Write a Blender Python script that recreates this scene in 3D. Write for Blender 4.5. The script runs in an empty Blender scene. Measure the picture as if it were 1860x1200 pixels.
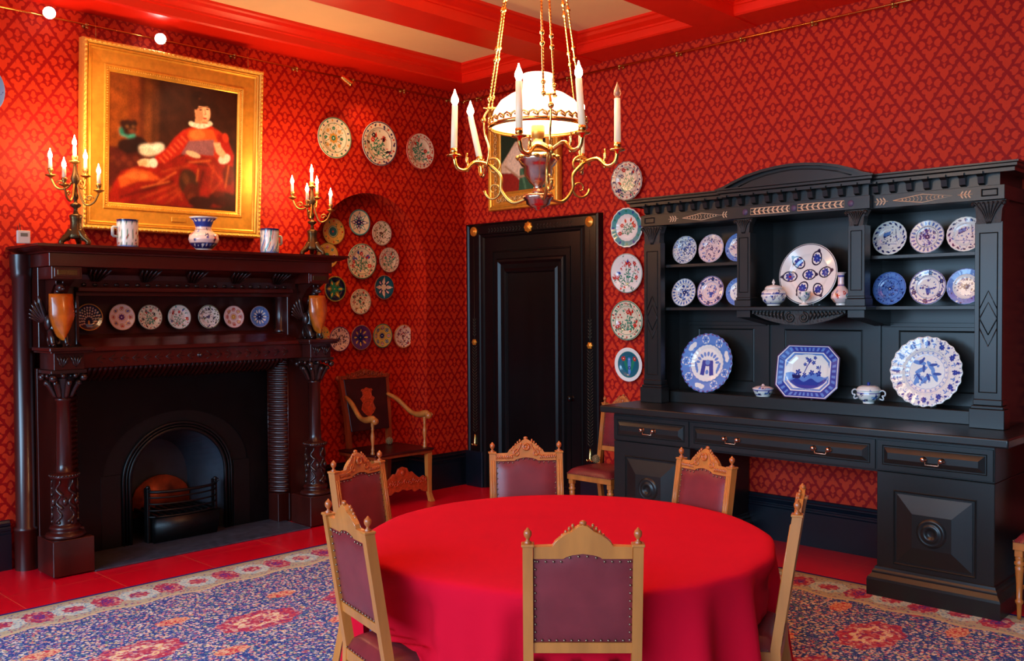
import bpy, bmesh, math, random
import numpy as np
from mathutils import Matrix, Vector
PI = math.pi
S = bpy.context.scene
COL = S.collection

# ---------------------------------------------------------------- camera, world, lights, exposure
CAM = (7.1236, -6.6821, 1.8)
def make_camera():
    yaw, pitch, roll = math.radians(44.0112), math.radians(1.3422), math.radians(-0.331)
    f = Vector((-math.sin(yaw) * math.cos(pitch), math.cos(yaw) * math.cos(pitch), -math.sin(pitch)))
    r0 = Vector((math.cos(yaw), math.sin(yaw), 0)); u0 = r0.cross(f)
    c, s = math.cos(roll), math.sin(roll)
    r = c * r0 + s * u0; u = -s * r0 + c * u0
    M = Matrix(((r.x, u.x, -f.x), (r.y, u.y, -f.y), (r.z, u.z, -f.z))).to_4x4()
    M.translation = Vector(CAM)
    cd = bpy.data.cameras.new('camera'); cd.sensor_fit = 'HORIZONTAL'; cd.sensor_width = 36.0
    cd.lens = 36.0 * 1724.0 / 1860.0; cd.clip_start = 0.05; cd.clip_end = 60
    o = bpy.data.objects.new('camera', cd); COL.objects.link(o); o.matrix_world = M
    S.camera = o
make_camera()
S.view_settings.view_transform = 'Standard'; S.view_settings.look = 'None'
S.view_settings.gamma = 1.0; S.view_settings.exposure = 0.0; S.view_settings.use_curve_mapping = False
w = bpy.data.worlds.new('world'); S.world = w; w.use_nodes = True
w.node_tree.nodes['Background'].inputs[0].default_value = (0.62, 0.72, 0.9, 1)
w.node_tree.nodes['Background'].inputs[1].default_value = 0.05
try:
    S.cycles.use_denoising = True
    S.cycles.max_bounces = 6; S.cycles.sample_clamp_indirect = 4.0; S.cycles.caustics_reflective = False; S.cycles.caustics_refractive = False
except Exception: pass

def area(name, loc, target, sx, sy, power, color, spread=180):
    l = bpy.data.lights.new(name, 'AREA'); l.spread = math.radians(spread); l.shape = 'RECTANGLE'; l.size = sx; l.size_y = sy
    l.energy = power; l.color = color
    o = bpy.data.objects.new(name, l); COL.objects.link(o); o.location = loc
    d = Vector(target) - Vector(loc); o.rotation_euler = d.to_track_quat('-Z', 'Y').to_euler()
    return o
def point(name, loc, power, color, r=0.05):
    l = bpy.data.lights.new(name, 'POINT'); l.energy = power; l.color = color; l.shadow_soft_size = r
    o = bpy.data.objects.new(name, l); COL.objects.link(o); o.location = loc; return o
def spot(name, loc, target, power, color, ang, blend=0.8, r=0.04):
    l = bpy.data.lights.new(name, 'SPOT'); l.energy = power; l.color = color; l.spot_size = math.radians(ang)
    l.spot_blend = blend; l.shadow_soft_size = r
    o = bpy.data.objects.new(name, l); COL.objects.link(o); o.location = loc
    d = Vector(target) - Vector(loc); o.rotation_euler = d.to_track_quat('-Z', 'Y').to_euler(); return o
DAY = (0.42, 0.70, 1.0); WARM = (1.0, 0.58, 0.24); WARM2 = (1.0, 0.66, 0.34)
# daylight from the tall garden windows in the wall behind the camera
area('window_daylight', (6.4, -9.45, 2.3), (5.0, -2.6, -0.9), 5.6, 2.8, 185, DAY, 84)
area('window_daylight', (2.2, -9.45, 2.3), (2.0, -4.0, -0.7), 2.0, 2.4, 150, DAY, 120)
CH = Vector((4.125, -3.397, 0))            # chandelier axis
point('lamp_light', (CH.x, CH.y, 2.74), 26, WARM2, 0.12)
point('chandelier_candlelight', (CH.x, CH.y, 3.02), 36, WARM2, 0.25)
spot('lamp_uplight', (CH.x, CH.y, 2.93), (CH.x, CH.y, 4.0), 210, WARM2, 176, 0.6, 0.08)
point('candelabrum_light', (0.46, -4.07, 2.92), 34, WARM, 0.12)
point('candelabrum_light', (0.46, -2.15, 2.92), 30, WARM, 0.12)
spot('picture_light', (0.9, -4.0, 3.86), (0.02, -3.4, 2.7), 45, WARM2, 75)
spot('picture_light', (0.9, -3.1, 3.86), (0.02, -2.9, 2.7), 45, WARM2, 75)
spot('plate_light', (0.35, -1.45, 3.78), (0.0, -1.15, 3.1), 9, WARM, 100)
# ---------------------------------------------------------------- materials
def lin(c):
    return tuple(((x / 255.0) / 12.92 if x / 255.0 <= 0.04045 else ((x / 255.0 + 0.055) / 1.055) ** 2.4) for x in c)
def mat(name, rgb, rough=0.5, metal=0.0, spec=0.5, emit=None, es=0.0, coat=0.0, var=0.0, scale=30.0, bump=0.0, stretch=None, trans=0.0, alpha=1.0):
    m = bpy.data.materials.new(name); m.use_nodes = True; nt = m.node_tree; N = nt.nodes; L = nt.links
    b = N['Principled BSDF']; c = lin(rgb)
    b.inputs['Base Color'].default_value = (*c, 1); b.inputs['Roughness'].default_value = rough
    b.inputs['Metallic'].default_value = metal; b.inputs['Specular IOR Level'].default_value = spec
    b.inputs['Coat Weight'].default_value = coat
    if trans: b.inputs['Transmission Weight'].default_value = trans
    if emit:
        b.inputs['Emission Color'].default_value = (*lin(emit), 1); b.inputs['Emission Strength'].default_value = es
        m.cycles.emission_sampling = 'NONE'
    if var or bump:
        tc = N.new('ShaderNodeTexCoord'); mp = N.new('ShaderNodeMapping'); ns = N.new('ShaderNodeTexNoise')
        ns.inputs['Scale'].default_value = scale; ns.inputs['Detail'].default_value = 5
        if stretch: mp.inputs['Scale'].default_value = stretch
        L.new(tc.outputs['Object'], mp.inputs[0]); L.new(mp.outputs[0], ns.inputs['Vector'])
        if var:
            cr = N.new('ShaderNodeValToRGB'); e = cr.color_ramp.elements
            e[0].position = 0.3; e[1].position = 0.7
            e[0].color = (*[max(0, x * (1 - var)) for x in c], 1); e[1].color = (*[min(1, x * (1 + var)) for x in c], 1)
            L.new(ns.outputs['Fac'], cr.inputs[0]); L.new(cr.outputs[0], b.inputs['Base Color'])
        if bump:
            bp = N.new('ShaderNodeBump'); bp.inputs['Strength'].default_value = bump; bp.inputs['Distance'].default_value = 0.01
            L.new(ns.outputs['Fac'], bp.inputs['Height']); L.new(bp.outputs[0], b.inputs['Normal'])
    return m
def attr_mat(name, rough=0.2, spec=0.5, coat=0.0):
    m = bpy.data.materials.new(name); m.use_nodes = True; nt = m.node_tree
    a = nt.nodes.new('ShaderNodeVertexColor'); a.layer_name = 'Col'
    b = nt.nodes['Principled BSDF']; b.inputs['Roughness'].default_value = rough
    b.inputs['Specular IOR Level'].default_value = spec; b.inputs['Coat Weight'].default_value = coat
    nt.links.new(a.outputs['Color'], b.inputs['Base Color']); return m
class NT:
    """tiny helper for building shader maths"""
    def __init__(s, m): s.nt = m.node_tree; s.N = s.nt.nodes; s.L = s.nt.links
    def _in(s, node, i, v):
        if v is None: return
        if hasattr(v, 'is_linked') or isinstance(v, bpy.types.NodeSocket): s.L.new(v, node.inputs[i])
        else: node.inputs[i].default_value = v
    def m(s, op, a, b=None, c=None):
        n = s.N.new('ShaderNodeMath'); n.operation = op
        for i, v in enumerate((a, b, c)): s._in(n, i, v)
        return n.outputs[0]
    def vm(s, op, a, b=None):
        n = s.N.new('ShaderNodeVectorMath'); n.operation = op
        for i, v in enumerate((a, b)): s._in(n, i, v)
        return n.outputs['Value'] if op in ('LENGTH', 'DOT_PRODUCT', 'DISTANCE') else n.outputs[0]
    def xyz(s, x, y, z=0.0):
        n = s.N.new('ShaderNodeCombineXYZ')
        for i, v in enumerate((x, y, z)): s._in(n, i, v)
        return n.outputs[0]
    def sep(s, v):
        n = s.N.new('ShaderNodeSeparateXYZ'); s.L.new(v, n.inputs[0]); return n.outputs
    def mix(s, f, a, b):
        n = s.N.new('ShaderNodeMix'); n.data_type = 'RGBA'; s._in(n, 0, f)
        for i, v in ((6, a), (7, b)):
            if isinstance(v, bpy.types.NodeSocket): s.L.new(v, n.inputs[i])
            else: n.inputs[i].default_value = (*v, 1)
        return n.outputs[2]
    def step(s, v, e0, e1):
        n = s.N.new('ShaderNodeMapRange'); n.interpolation_type = 'SMOOTHSTEP'; s._in(n, 0, v)
        n.inputs[1].default_value = e0; n.inputs[2].default_value = e1; return n.outputs[0]
    def pos(s): return s.N.new('ShaderNodeNewGeometry').outputs['Position']
def wallpaper():
    m = bpy.data.materials.new('damask_wallpaper'); m.use_nodes = True; g = NT(m)
    x, y, z = g.sep(g.pos())
    H = 0.275; W = 0.196
    s = g.m('ADD', x, y)
    u = g.m('DIVIDE', g.m('SUBTRACT', s, 4.943 - W / 2 - W * 40), W)
    v = g.m('DIVIDE', g.m('SUBTRACT', z, 3.448 - H / 2 - H * 40), H)
    fu = g.m('SUBTRACT', g.m('FRACT', u), 0.5); fv = g.m('SUBTRACT', g.m('FRACT', v), 0.5)
    gu = g.m('SUBTRACT', g.m('FRACT', g.m('ADD', u, 0.5)), 0.5); gv = g.m('SUBTRACT', g.m('FRACT', g.m('ADD', v, 0.5)), 0.5)
    inside = g.m('LESS_THAN', g.m('ADD', g.m('ABSOLUTE', fu), g.m('ABSOLUTE', fv)), 0.5)
    def sel(a, b): return g.m('ADD', g.m('MULTIPLY', a, inside), g.m('MULTIPLY', b, g.m('SUBTRACT', 1.0, inside)))
    px = g.m('MULTIPLY', g.m('ABSOLUTE', sel(fu, gu)), W / H); py = sel(fv, gv)
    P = g.xyz(px, py)
    E = [(0, .375, .054, .10), (.10, .285, .045, .09), (.165, .195, .065, .034), (.085, .215, .075, .06), (0, .27, .07, .06),
         (0, .075, .052, .092), (.035, .045, .036, .028), (0, -.085, .030, .052), (.028, -.058, .026, .018),
         (.185, .010, .078, .080), (.25, .028, .062, .028), (.205, .082, .048, .026), (.205, -.070, .045, .028),
         (.118, -.158, .070, .062), (0, -.275, .100, .108), (.05, -.205, .06, .05), (0, -.375, .052, .085)]
    d = None
    for cx, cy, rx, ry in E:
        q = g.vm('MULTIPLY', g.vm('SUBTRACT', P, (cx, cy, 0)), (1 / rx, 1 / ry, 0))
        l = g.m('MULTIPLY', g.m('SUBTRACT', g.vm('LENGTH', q), 1.0), min(rx, ry))
        d = l if d is None else g.m('MINIMUM', d, l)
    # dark veins that separate the centre drop from the leaves
    q = g.vm('MULTIPLY', g.vm('SUBTRACT', P, (0, .055, 0)), (1 / .088, 1 / .145, 0))
    ring = g.m('SUBTRACT', .0095, g.m('ABSOLUTE', g.m('MULTIPLY', g.m('SUBTRACT', g.vm('LENGTH', q), 1.0), .088)))
    d = g.m('MAXIMUM', d, g.m('MINIMUM', ring, g.m('ADD', py, .03)))
    def seg(x0, y0, x1, y1, w_):
        L_ = math.hypot(x1 - x0, y1 - y0); ux, uy = (x1 - x0) / L_, (y1 - y0) / L_; v_ = g.vm('SUBTRACT', P, (x0, y0, 0))
        al = g.vm('DOT_PRODUCT', v_, (ux, uy, 0)); ac = g.m('ABSOLUTE', g.vm('DOT_PRODUCT', v_, (-uy, ux, 0)))
        return g.m('SUBTRACT', w_, g.m('MAXIMUM', ac, g.m('SUBTRACT', g.m('ABSOLUTE', g.m('SUBTRACT', al, L_ / 2)), L_ / 2)))
    for sg in ((.085, .02, .0, -.165), (.08, .09, .23, .150), (.075, -.035, .20, -.115)): d = g.m('MAXIMUM', d, seg(*sg, .009))
    dia = g.m('ADD', g.m('MULTIPLY', px, 1 / (W / H * .5)), g.m('MULTIPLY', g.m('ABSOLUTE', py), 2.0))
    d = g.m('MAXIMUM', d, g.m('MULTIPLY', g.m('SUBTRACT', dia, 0.89), 0.25))
    f = g.step(d, 0.006, -0.006)
    ns = g.N.new('ShaderNodeTexNoise'); ns.inputs['Scale'].default_value = 90; g.L.new(g.pos(), ns.inputs['Vector'])
    f2 = g.m('MULTIPLY', f, g.m('ADD', 0.85, g.m('MULTIPLY', ns.outputs['Fac'], 0.3)))
    colr = g.mix(f2, lin((152, 0, 1)), lin((204, 50, 17)))
    b = g.N['Principled BSDF']; g.L.new(colr, b.inputs['Base Color'])
    b.inputs['Roughness'].default_value = 0.62; b.inputs['Specular IOR Level'].default_value = 0.25
    return m
def rug_material():
    m = bpy.data.materials.new('persian_rug'); m.use_nodes = True; g = NT(m)
    x, y, z = g.sep(g.pos())
    dx = g.m('SUBTRACT', x, 1.06); dy = g.m('SUBTRACT', -0.72, y)
    e = g.m('MINIMUM', dx, dy)                       # distance in from the nearest edge
    # coordinate along the border
    along = g.m('ADD', g.m('MULTIPLY', g.m('LESS_THAN', dx, dy), dy), g.m('MULTIPLY', g.m('GREATER_THAN', dx, dy), dx))
    def vor(sc, feat='F1', off=(0, 0, 0)):
        n = g.N.new('ShaderNodeTexVoronoi'); n.feature = feat; n.inputs['Scale'].default_value = sc
        g.L.new(g.vm('ADD', g.pos(), off), n.inputs['Vector']); return n
    def pick(n, cols):
        r = g.N.new('ShaderNodeValToRGB'); r.color_ramp.interpolation = 'CONSTANT'; el = r.color_ramp.elements
        sx = g.sep(n.outputs['Color'])
        g.L.new(sx[0], r.inputs[0])
        while len(el) < len(cols): el.new(0.5)
        for i, c in enumerate(cols): el[i].position = i / len(cols); el[i].color = (*lin(c), 1)
        return r.outputs[0]
    v1 = vor(58); v2 = vor(84, off=(3, 1, 0)); v3 = vor(24, off=(7, 5, 0))
    navy = lin((52, 78, 146))
    specks = pick(v1, [(240, 206, 176), (226, 160, 164), (232, 230, 214), (70, 98, 164), (140, 110, 170), (226, 204, 140), (100, 140, 140), (206, 104, 114), (90, 130, 176), (232, 214, 190)])
    field = g.mix(g.step(v1.outputs['Distance'], 0.60, 0.48), navy, specks)
    specks2 = pick(v2, [(216, 216, 206), (110, 140, 170), (226, 140, 130), (60, 84, 150), (180, 178, 130), (44, 66, 124)])
    field = g.mix(g.step(v2.outputs['Distance'], 0.34, 0.22), field, specks2)
    # field medallions : staggered grid of pink-red lozenges with a cream heart
    def cell(a, per, off): return g.m('SUBTRACT', g.m('FRACT', g.m('ADD', g.m('DIVIDE', a, per), off)), 0.5)
    def med(px, py, pa, pb, oa, ob, ra, rb):
        a = g.m('MULTIPLY', cell(px, pa, oa), pa / ra); b_ = g.m('MULTIPLY', cell(py, pb, ob), pb / rb)
        ang = g.m('ARCTAN2', b_, a); r = g.vm('LENGTH', g.xyz(a, b_))
        return g.m('ADD', r, g.m('MULTIPLY', g.m('COSINE', g.m('MULTIPLY', ang, 8.0)), 0.07))
    redsp = pick(v1, [(190, 60, 88), (206, 118, 122), (184, 66, 88), (220, 180, 160), (140, 60, 116), (196, 78, 92)])
    crmsp = pick(v2, [(238, 214, 170), (235, 225, 190), (214, 120, 130), (240, 200, 140)])
    m1 = med(x, y, 1.34, .72, 0.5 - 2.27 / 1.34, 0.5 + 4.50 / .72, .155, .25)
    field = g.mix(g.step(m1, 1.03, 0.99), field, redsp)
    field = g.mix(g.step(m1, 0.62, 0.58), field, crmsp)
    field = g.mix(g.step(m1, 0.40, 0.36), field, redsp)
    m2 = med(x, y, 0.67, 0.72, 0.5 - 1.93 / .67, 0.5 + 4.14 / .72, .055, .10)
    field = g.mix(g.step(m2, 1.02, 0.98), field, pick(v2, [(226, 150, 110), (235, 190, 150), (205, 70, 84)]))
    # border
    tan = pick(v1, [(186, 178, 138), (200, 150, 130), (120, 124, 140), (205, 190, 150), (170, 70, 110), (160, 170, 140), (110, 90, 150)])
    bord = g.mix(g.step(v1.outputs['Distance'], 0.5, 0.40), lin((190, 184, 154)), tan)
    bc = g.m('MULTIPLY', g.m('SUBTRACT', e, 0.215), 1 / 0.115)
    BP = .40
    def bmed(off, rad):
        a = g.m('MULTIPLY', cell(along, BP, off), BP / rad)
        ang = g.m('ARCTAN2', bc, a)
        return g.m('ADD', g.vm('LENGTH', g.xyz(a, bc)), g.m('MULTIPLY', g.m('COSINE', g.m('MULTIPLY', ang, 8.0)), 0.06))
    b1 = bmed(0.2, .125); b2 = bmed(0.7, .085)
    pale = pick(v2, [(206, 222, 206), (224, 224, 200), (150, 180, 190), (190, 214, 200)])
    bord = g.mix(g.step(b1, 1.03, .99), bord, pale); bord = g.mix(g.step(b1, .52, .48), bord, redsp)
    bord = g.mix(g.step(b2, 1.03, .99), bord, redsp); bord = g.mix(g.step(b2, .45, .41), bord, pick(v2, [(130, 60, 130), (200, 60, 90), (90, 60, 140)]))
    sc = g.m('ADD', 0.41, g.m('MULTIPLY', g.m('COSINE', g.m('MULTIPLY', along, 2 * PI / 0.40)), -0.02))
    cc = g.mix(g.step(g.m('SUBTRACT', e, sc), 0.004, -0.004), field, lin((214, 196, 150)))
    cc = g.mix(g.step(g.m('SUBTRACT', e, g.m('SUBTRACT', sc, 0.03)), 0.004, -0.004), cc, bord)
    cc = g.mix(g.step(e, 0.062, 0.056), cc, lin((176, 160, 120)))
    cc = g.mix(g.step(e, 0.028, 0.024), cc, lin((44, 40, 110)))
    b = g.N['Principled BSDF']; g.L.new(cc, b.inputs['Base Color']); b.inputs['Roughness'].default_value = 0.95
    b.inputs['Specular IOR Level'].default_value = 0.1
    ns = g.N.new('ShaderNodeTexNoise'); ns.inputs['Scale'].default_value = 320; g.L.new(g.pos(), ns.inputs['Vector'])
    bp = g.N.new('ShaderNodeBump'); bp.inputs['Strength'].default_value = 0.3; bp.inputs['Distance'].default_value = 0.004
    g.L.new(ns.outputs['Fac'], bp.inputs['Height']); g.L.new(bp.outputs[0], b.inputs['Normal'])
    return m
def floor_material():
    m = bpy.data.materials.new('red_painted_boards'); m.use_nodes = True; g = NT(m)
    x, y, z = g.sep(g.pos())
    fx = g.m('ABSOLUTE', g.m('SUBTRACT', g.m('FRACT', g.m('DIVIDE', g.m('ADD', x, 20.0), 0.9)), 0.5))
    fy = g.m('ABSOLUTE', g.m('SUBTRACT', g.m('FRACT', g.m('DIVIDE', g.m('ADD', y, 20.13), 0.62)), 0.5))
    seam = g.m('MAXIMUM', g.m('GREATER_THAN', fy, 0.4965), g.m('GREATER_THAN', fx, 0.4985))
    ns = g.N.new('ShaderNodeTexNoise'); ns.inputs['Scale'].default_value = 3; g.L.new(g.pos(), ns.inputs['Vector'])
    base = g.mix(ns.outputs['Fac'], lin((214, 0, 22)), lin((232, 8, 36)))
    cc = g.mix(seam, base, lin((240, 90, 60)))
    b = g.N['Principled BSDF']; g.L.new(cc, b.inputs['Base Color']); b.inputs['Roughness'].default_value = 0.32
    return m
M = {
 'paper': wallpaper(), 'rug': rug_material(), 'floor': floor_material(),
 'red_paint': mat('red_gloss_paint', (236, 34, 10), 0.36, var=0.04, scale=4),
 'ceiling': mat('cream_plaster', (252, 214, 156), 0.8, var=0.03, scale=3),
 'skirt': mat('dark_navy_paint', (10, 18, 30), 0.35, var=0.2, scale=6),
 'ebony': mat('ebonised_door_wood', (9, 8, 9), 0.30, spec=0.35, coat=0.0, var=0.3, scale=8, stretch=(1, 1, .1)),
 'ebony_cut': mat('incised_gilt_line', (74, 66, 50), 0.35, metal=0.4),
 'blackpaint': mat('soft_black_paint', (26, 26, 25), 0.34, spec=0.5, var=0.12, scale=5),
 'carve_black': mat('carved_black_paint', (34, 30, 27), 0.5, bump=0.3, scale=60),
 'maho': mat('dark_mahogany', (58, 15, 9), 0.3, spec=0.5, coat=0.15, var=0.35, scale=9, stretch=(1, 1, .12)),
 'maho_h': mat('mahogany_rail', (74, 17, 9), 0.32, spec=0.45, coat=0.12, var=0.3, scale=9, stretch=(1, .12, 1)),
 'maho_carve': mat('carved_mahogany', (44, 20, 16), 0.28, spec=0.6, coat=0.3, bump=0.25, scale=70),
 'amber': mat('amber_burr_wood', (196, 96, 22), 0.25, coat=0.4, var=0.35, scale=12),
 'marble': mat('black_marble', (8, 6, 7), 0.3, spec=0.3, var=0.5, scale=7),
 'iron': mat('cast_iron', (12, 11, 12), 0.4, metal=0.2, bump=0.1, scale=80),
 'ironblue': mat('blackened_iron_cheek', (46, 52, 62), 0.5, var=0.2, scale=10),
 'slate': mat('slate_hearth', (62, 62, 72), 0.38, var=0.35, scale=18, bump=0.2),
 'ember': mat('burnt_copper_fireback', (150, 62, 26), 0.45, metal=0.4, var=0.6, scale=9),
 'oak': mat('golden_oak', (186, 106, 44), 0.36, coat=0.2, var=0.22, scale=14, stretch=(1, 1, .12)),
 'oak_carve': mat('carved_golden_oak', (176, 86, 34), 0.36, coat=0.25, bump=0.2, scale=60),
 'leather': mat('oxblood_leather', (118, 36, 38), 0.34, spec=0.5, var=0.2, scale=7, bump=0.06),
 'stud': mat('antique_brass_nail', (150, 120, 96), 0.3, metal=0.9),
 'darkleather': mat('dark_tooled_leather', (60, 10, 8), 0.35, var=0.3, scale=8),
 'tool': mat('tooled_orange_leather', (190, 60, 22), 0.45, var=0.3, scale=40),
 'redwood': mat('reddish_carved_walnut', (150, 56, 22), 0.35, var=0.3, scale=14, stretch=(1, 1, .12)),
 'brass': mat('polished_brass', (230, 176, 96), 0.2, metal=1.0),
 'brass_dull': mat('aged_brass', (190, 140, 70), 0.34, metal=0.9, bump=0.05, scale=60),
 'copper': mat('rose_copper', (206, 164, 140), 0.24, metal=1.0),
 'bronze': mat('dark_bronze', (96, 72, 44), 0.34, metal=0.8, bump=0.15, scale=90),
 'gilt': mat('gilt_gesso', (240, 172, 60), 0.38, metal=0.55, var=0.12, scale=25),
 'gilt_carve': mat('carved_gilt', (244, 184, 80), 0.4, metal=0.55, bump=0.6, scale=120),
 'gilt_open': mat('pierced_gilt', (240, 190, 110), 0.45, metal=0.4, bump=0.8, scale=90),
 'cloth': mat('scarlet_baize_cloth', (204, 1, 32), 0.92, spec=0.15, var=0.03, scale=5, bump=0.03),
 'wax': mat('cream_wax_added_glow', (244, 216, 180), 0.45, emit=(255, 200, 150), es=0.30),  # faint warm glow added to the candle stems, only their bulbs are lamps
 'bulb': mat('lit_flame_bulb', (255, 240, 220), 0.3, emit=(255, 228, 186), es=40.0),
 'bulb_off': mat('unlit_glass_bulb', (230, 170, 130), 0.08, trans=0.6),
 'spotbulb': mat('lit_spot_lens', (255, 255, 245), 0.3, emit=(255, 252, 240), es=60.0),
 'opal': mat('opal_glass_shade', (255, 246, 232), 0.25, emit=(255, 238, 220), es=1.1),
 'glass': mat('clear_acrylic', (235, 240, 240), 0.05, trans=0.9),
 'inlay': mat('ivory_inlay', (226, 190, 150), 0.5), 'inlay_p': mat('mauve_roundel', (78, 62, 92), 0.5),
 'white_plastic': mat('white_plastic', (226, 214, 196), 0.4), 'grey_screen': mat('grey_display', (110, 110, 96), 0.3),
 'china': attr_mat('painted_china', 0.16, 0.5, 0.3), 'canvas': attr_mat('oil_painting', 0.42, 0.3),
 'dark': mat('matt_black', (6, 5, 6), 0.9), 'tile_gold': mat('gilt_rosette', (232, 150, 50), 0.3, metal=0.6, var=0.2, scale=60),  # dark: flat black for the portrait backboard and the small spotlight lens
}

# ---------------------------------------------------------------- mesh builder
class MB:
    def __init__(s): s.bm = bmesh.new(); s.T = Matrix.Identity(4); s.mi = 0; s.sm = False
    def _v(s, p): return s.bm.verts.new(s.T @ Vector(p))
    def _f(s, vs, smooth=None):
        try: f = s.bm.faces.new(vs)
        except ValueError: return None
        f.material_index = s.mi; f.smooth = s.sm if smooth is None else smooth; return f
    def box(s, x0, x1, y0, y1, z0, z1, bev=0.0, seg=1):
        v = [s._v((x, y, z)) for z in (z0, z1) for y in (y0, y1) for x in (x0, x1)]
        fs = [s._f([v[i] for i in q]) for q in ((0, 2, 3, 1), (4, 5, 7, 6), (0, 1, 5, 4), (2, 6, 7, 3), (0, 4, 6, 2), (1, 3, 7, 5))]
        if bev:
            es = list({e for f in fs for e in f.edges})
            r = bmesh.ops.bevel(s.bm, geom=es, offset=bev, segments=seg, affect='EDGES', profile=0.5)
            if seg > 1:
                for f in r['faces']: f.smooth = True
        return s
    def cbox(s, c, d, bev=0.0, seg=1):
        return s.box(c[0] - d[0] / 2, c[0] + d[0] / 2, c[1] - d[1] / 2, c[1] + d[1] / 2, c[2] - d[2] / 2, c[2] + d[2] / 2, bev, seg)
    def lathe(s, prof, c=(0, 0, 0), seg=24, axis='Z', a0=0.0, a1=2 * PI, smooth=True, flute=0, fl=0.0):
        closed = abs(a1 - a0 - 2 * PI) < 1e-6; n = seg if closed else seg + 1; rings = []
        for r, h in prof:
            ring = []
            if r < 1e-5:
                ring = [s._v(s._ax(c, 0, 0, h, axis))] * n
            else:
                for i in range(n):
                    a = a0 + (a1 - a0) * i / seg; rr = r * (1 + fl * math.cos(flute * a)) if flute else r
                    ring.append(s._v(s._ax(c, rr * math.cos(a), rr * math.sin(a), h, axis)))
            rings.append(ring)
        m = seg
        for A, B in zip(rings[:-1], rings[1:]):
            for i in range(m):
                j = (i + 1) % n if closed else i + 1
                q = [A[i], A[j], B[j], B[i]]; u = []
                for v in q:
                    if v not in u: u.append(v)
                if len(u) > 2: s._f(u, smooth)
        return s
    @staticmethod
    def _ax(c, a, b, h, axis):
        if axis == 'Z': return (c[0] + a, c[1] + b, c[2] + h)
        if axis == 'X': return (c[0] + h, c[1] + a, c[2] + b)
        return (c[0] + a, c[1] + h, c[2] + b)
    def ball(s, c, r, seg=12, sc=(1, 1, 1), rot=None):
        T0 = s.T.copy()
        Mx = Matrix.Translation(Vector(c))
        if rot is not None: Mx = Mx @ rot
        s.T = T0 @ Mx @ Matrix.Diagonal((sc[0], sc[1], sc[2], 1))
        k = max(4, seg // 2)
        s.lathe([(r * math.sin(PI * i / k), -r * math.cos(PI * i / k)) for i in range(k + 1)], seg=seg)
        s.T = T0; return s
    def tube(s, pts, r, seg=8, cap=True):
        pts = [Vector(p) for p in pts]; n = len(pts); rs = r if hasattr(r, '__len__') else [r] * n
        rings = []; prev = None
        for i in range(n):
            t = (pts[min(i + 1, n - 1)] - pts[max(i - 1, 0)]).normalized()
            if prev is None:
                a = Vector((0, 0, 1)) if abs(t.z) < 0.9 else Vector((1, 0, 0)); nrm = t.cross(a).normalized()
            else: nrm = (prev - t * prev.dot(t)).normalized()
            prev = nrm; b = t.cross(nrm)
            rings.append([s._v(pts[i] + (nrm * math.cos(2 * PI * k / seg) + b * math.sin(2 * PI * k / seg)) * rs[i]) for k in range(seg)])
        for A, B in zip(rings[:-1], rings[1:]):
            for k in range(seg): s._f([A[k], A[(k + 1) % seg], B[(k + 1) % seg], B[k]], True)
        if cap: s._f(rings[0][::-1]); s._f(rings[-1])
        return s
    def prism(s, poly, h0, h1, axis='Y', bev=0.0):
        """poly in the plane across axis, extruded from h0 to h1.  axis X:(y,z) Y:(x,z) Z:(x,y)"""
        def P(a, b, h): return (h, a, b) if axis == 'X' else (a, h, b) if axis == 'Y' else (a, b, h)
        A = [s._v(P(a, b, h0)) for a, b in poly]; B = [s._v(P(a, b, h1)) for a, b in poly]
        n = len(poly); fs = [s._f(A), s._f(B[::-1])]
        for i in range(n): fs.append(s._f([A[i], B[i], B[(i + 1) % n], A[(i + 1) % n]]))
        if bev:
            es = list({e for f in fs[:2] if f for e in f.edges})
            bmesh.ops.bevel(s.bm, geom=es, offset=bev, segments=1, affect='EDGES')
        return s
    def sweep(s, prof, path, closed=False, smooth=False):
        """prof: list of (out, up) ; path: list of (point(x,y), outdir(x,y)) with z added from up"""
        rings = [[s._v((p[0] + o * d[0], p[1] + o * d[1], u)) for o, u in prof] for p, d in path]
        n = len(path)
        for i in range(n if closed else n - 1):
            A = rings[i]; B = rings[(i + 1) % n]
            for k in range(len(prof) - 1): s._f([A[k], A[k + 1], B[k + 1], B[k]], smooth)
        return s
    def frame(s, w, h, prof, z=0.0):
        """picture-frame moulding round a w x h opening centred on origin in XZ; prof (out, forward(-Y))"""
        c = [(-w / 2, -h / 2, -1, -1), (w / 2, -h / 2, 1, -1), (w / 2, h / 2, 1, 1), (-w / 2, h / 2, -1, 1)]
        rings = [[s._v((x + o * sx, -f, zz + o * sz)) for o, f in prof] for x, zz, sx, sz in c]
        for i in range(4):
            A = rings[i]; B = rings[(i + 1) % 4]
            for k in range(len(prof) - 1): s._f([A[k], A[k + 1], B[k + 1], B[k]])
        return s
    def build(s, name, m, parent=None, loc=None, rot=None, keepnormals=False):
        if not keepnormals: bmesh.ops.recalc_face_normals(s.bm, faces=s.bm.faces)
        me = bpy.data.meshes.new(name); s.bm.to_mesh(me); s.bm.free()
        for k in (m if isinstance(m, (list, tuple)) else [m]): me.materials.append(M[k] if isinstance(k, str) else k)
        o = bpy.data.objects.new(name, me); COL.objects.link(o)
        if parent is not None: o.parent = parent
        if loc: o.location = loc
        if rot: o.rotation_euler = rot
        return o
def tag(o, label=None, cat=None, group=None, kind=None):
    if label: o['label'] = label
    if cat: o['category'] = cat
    if group: o['group'] = group
    if kind: o['kind'] = kind
    return o
def thing(name, label, cat, loc=(0, 0, 0), rz=0.0, group=None):
    o = bpy.data.objects.new(name, None); o.empty_display_size = 0.1; COL.objects.link(o)
    o.location = loc; o.rotation_euler = (0, 0, rz); return tag(o, label, cat, group)
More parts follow.
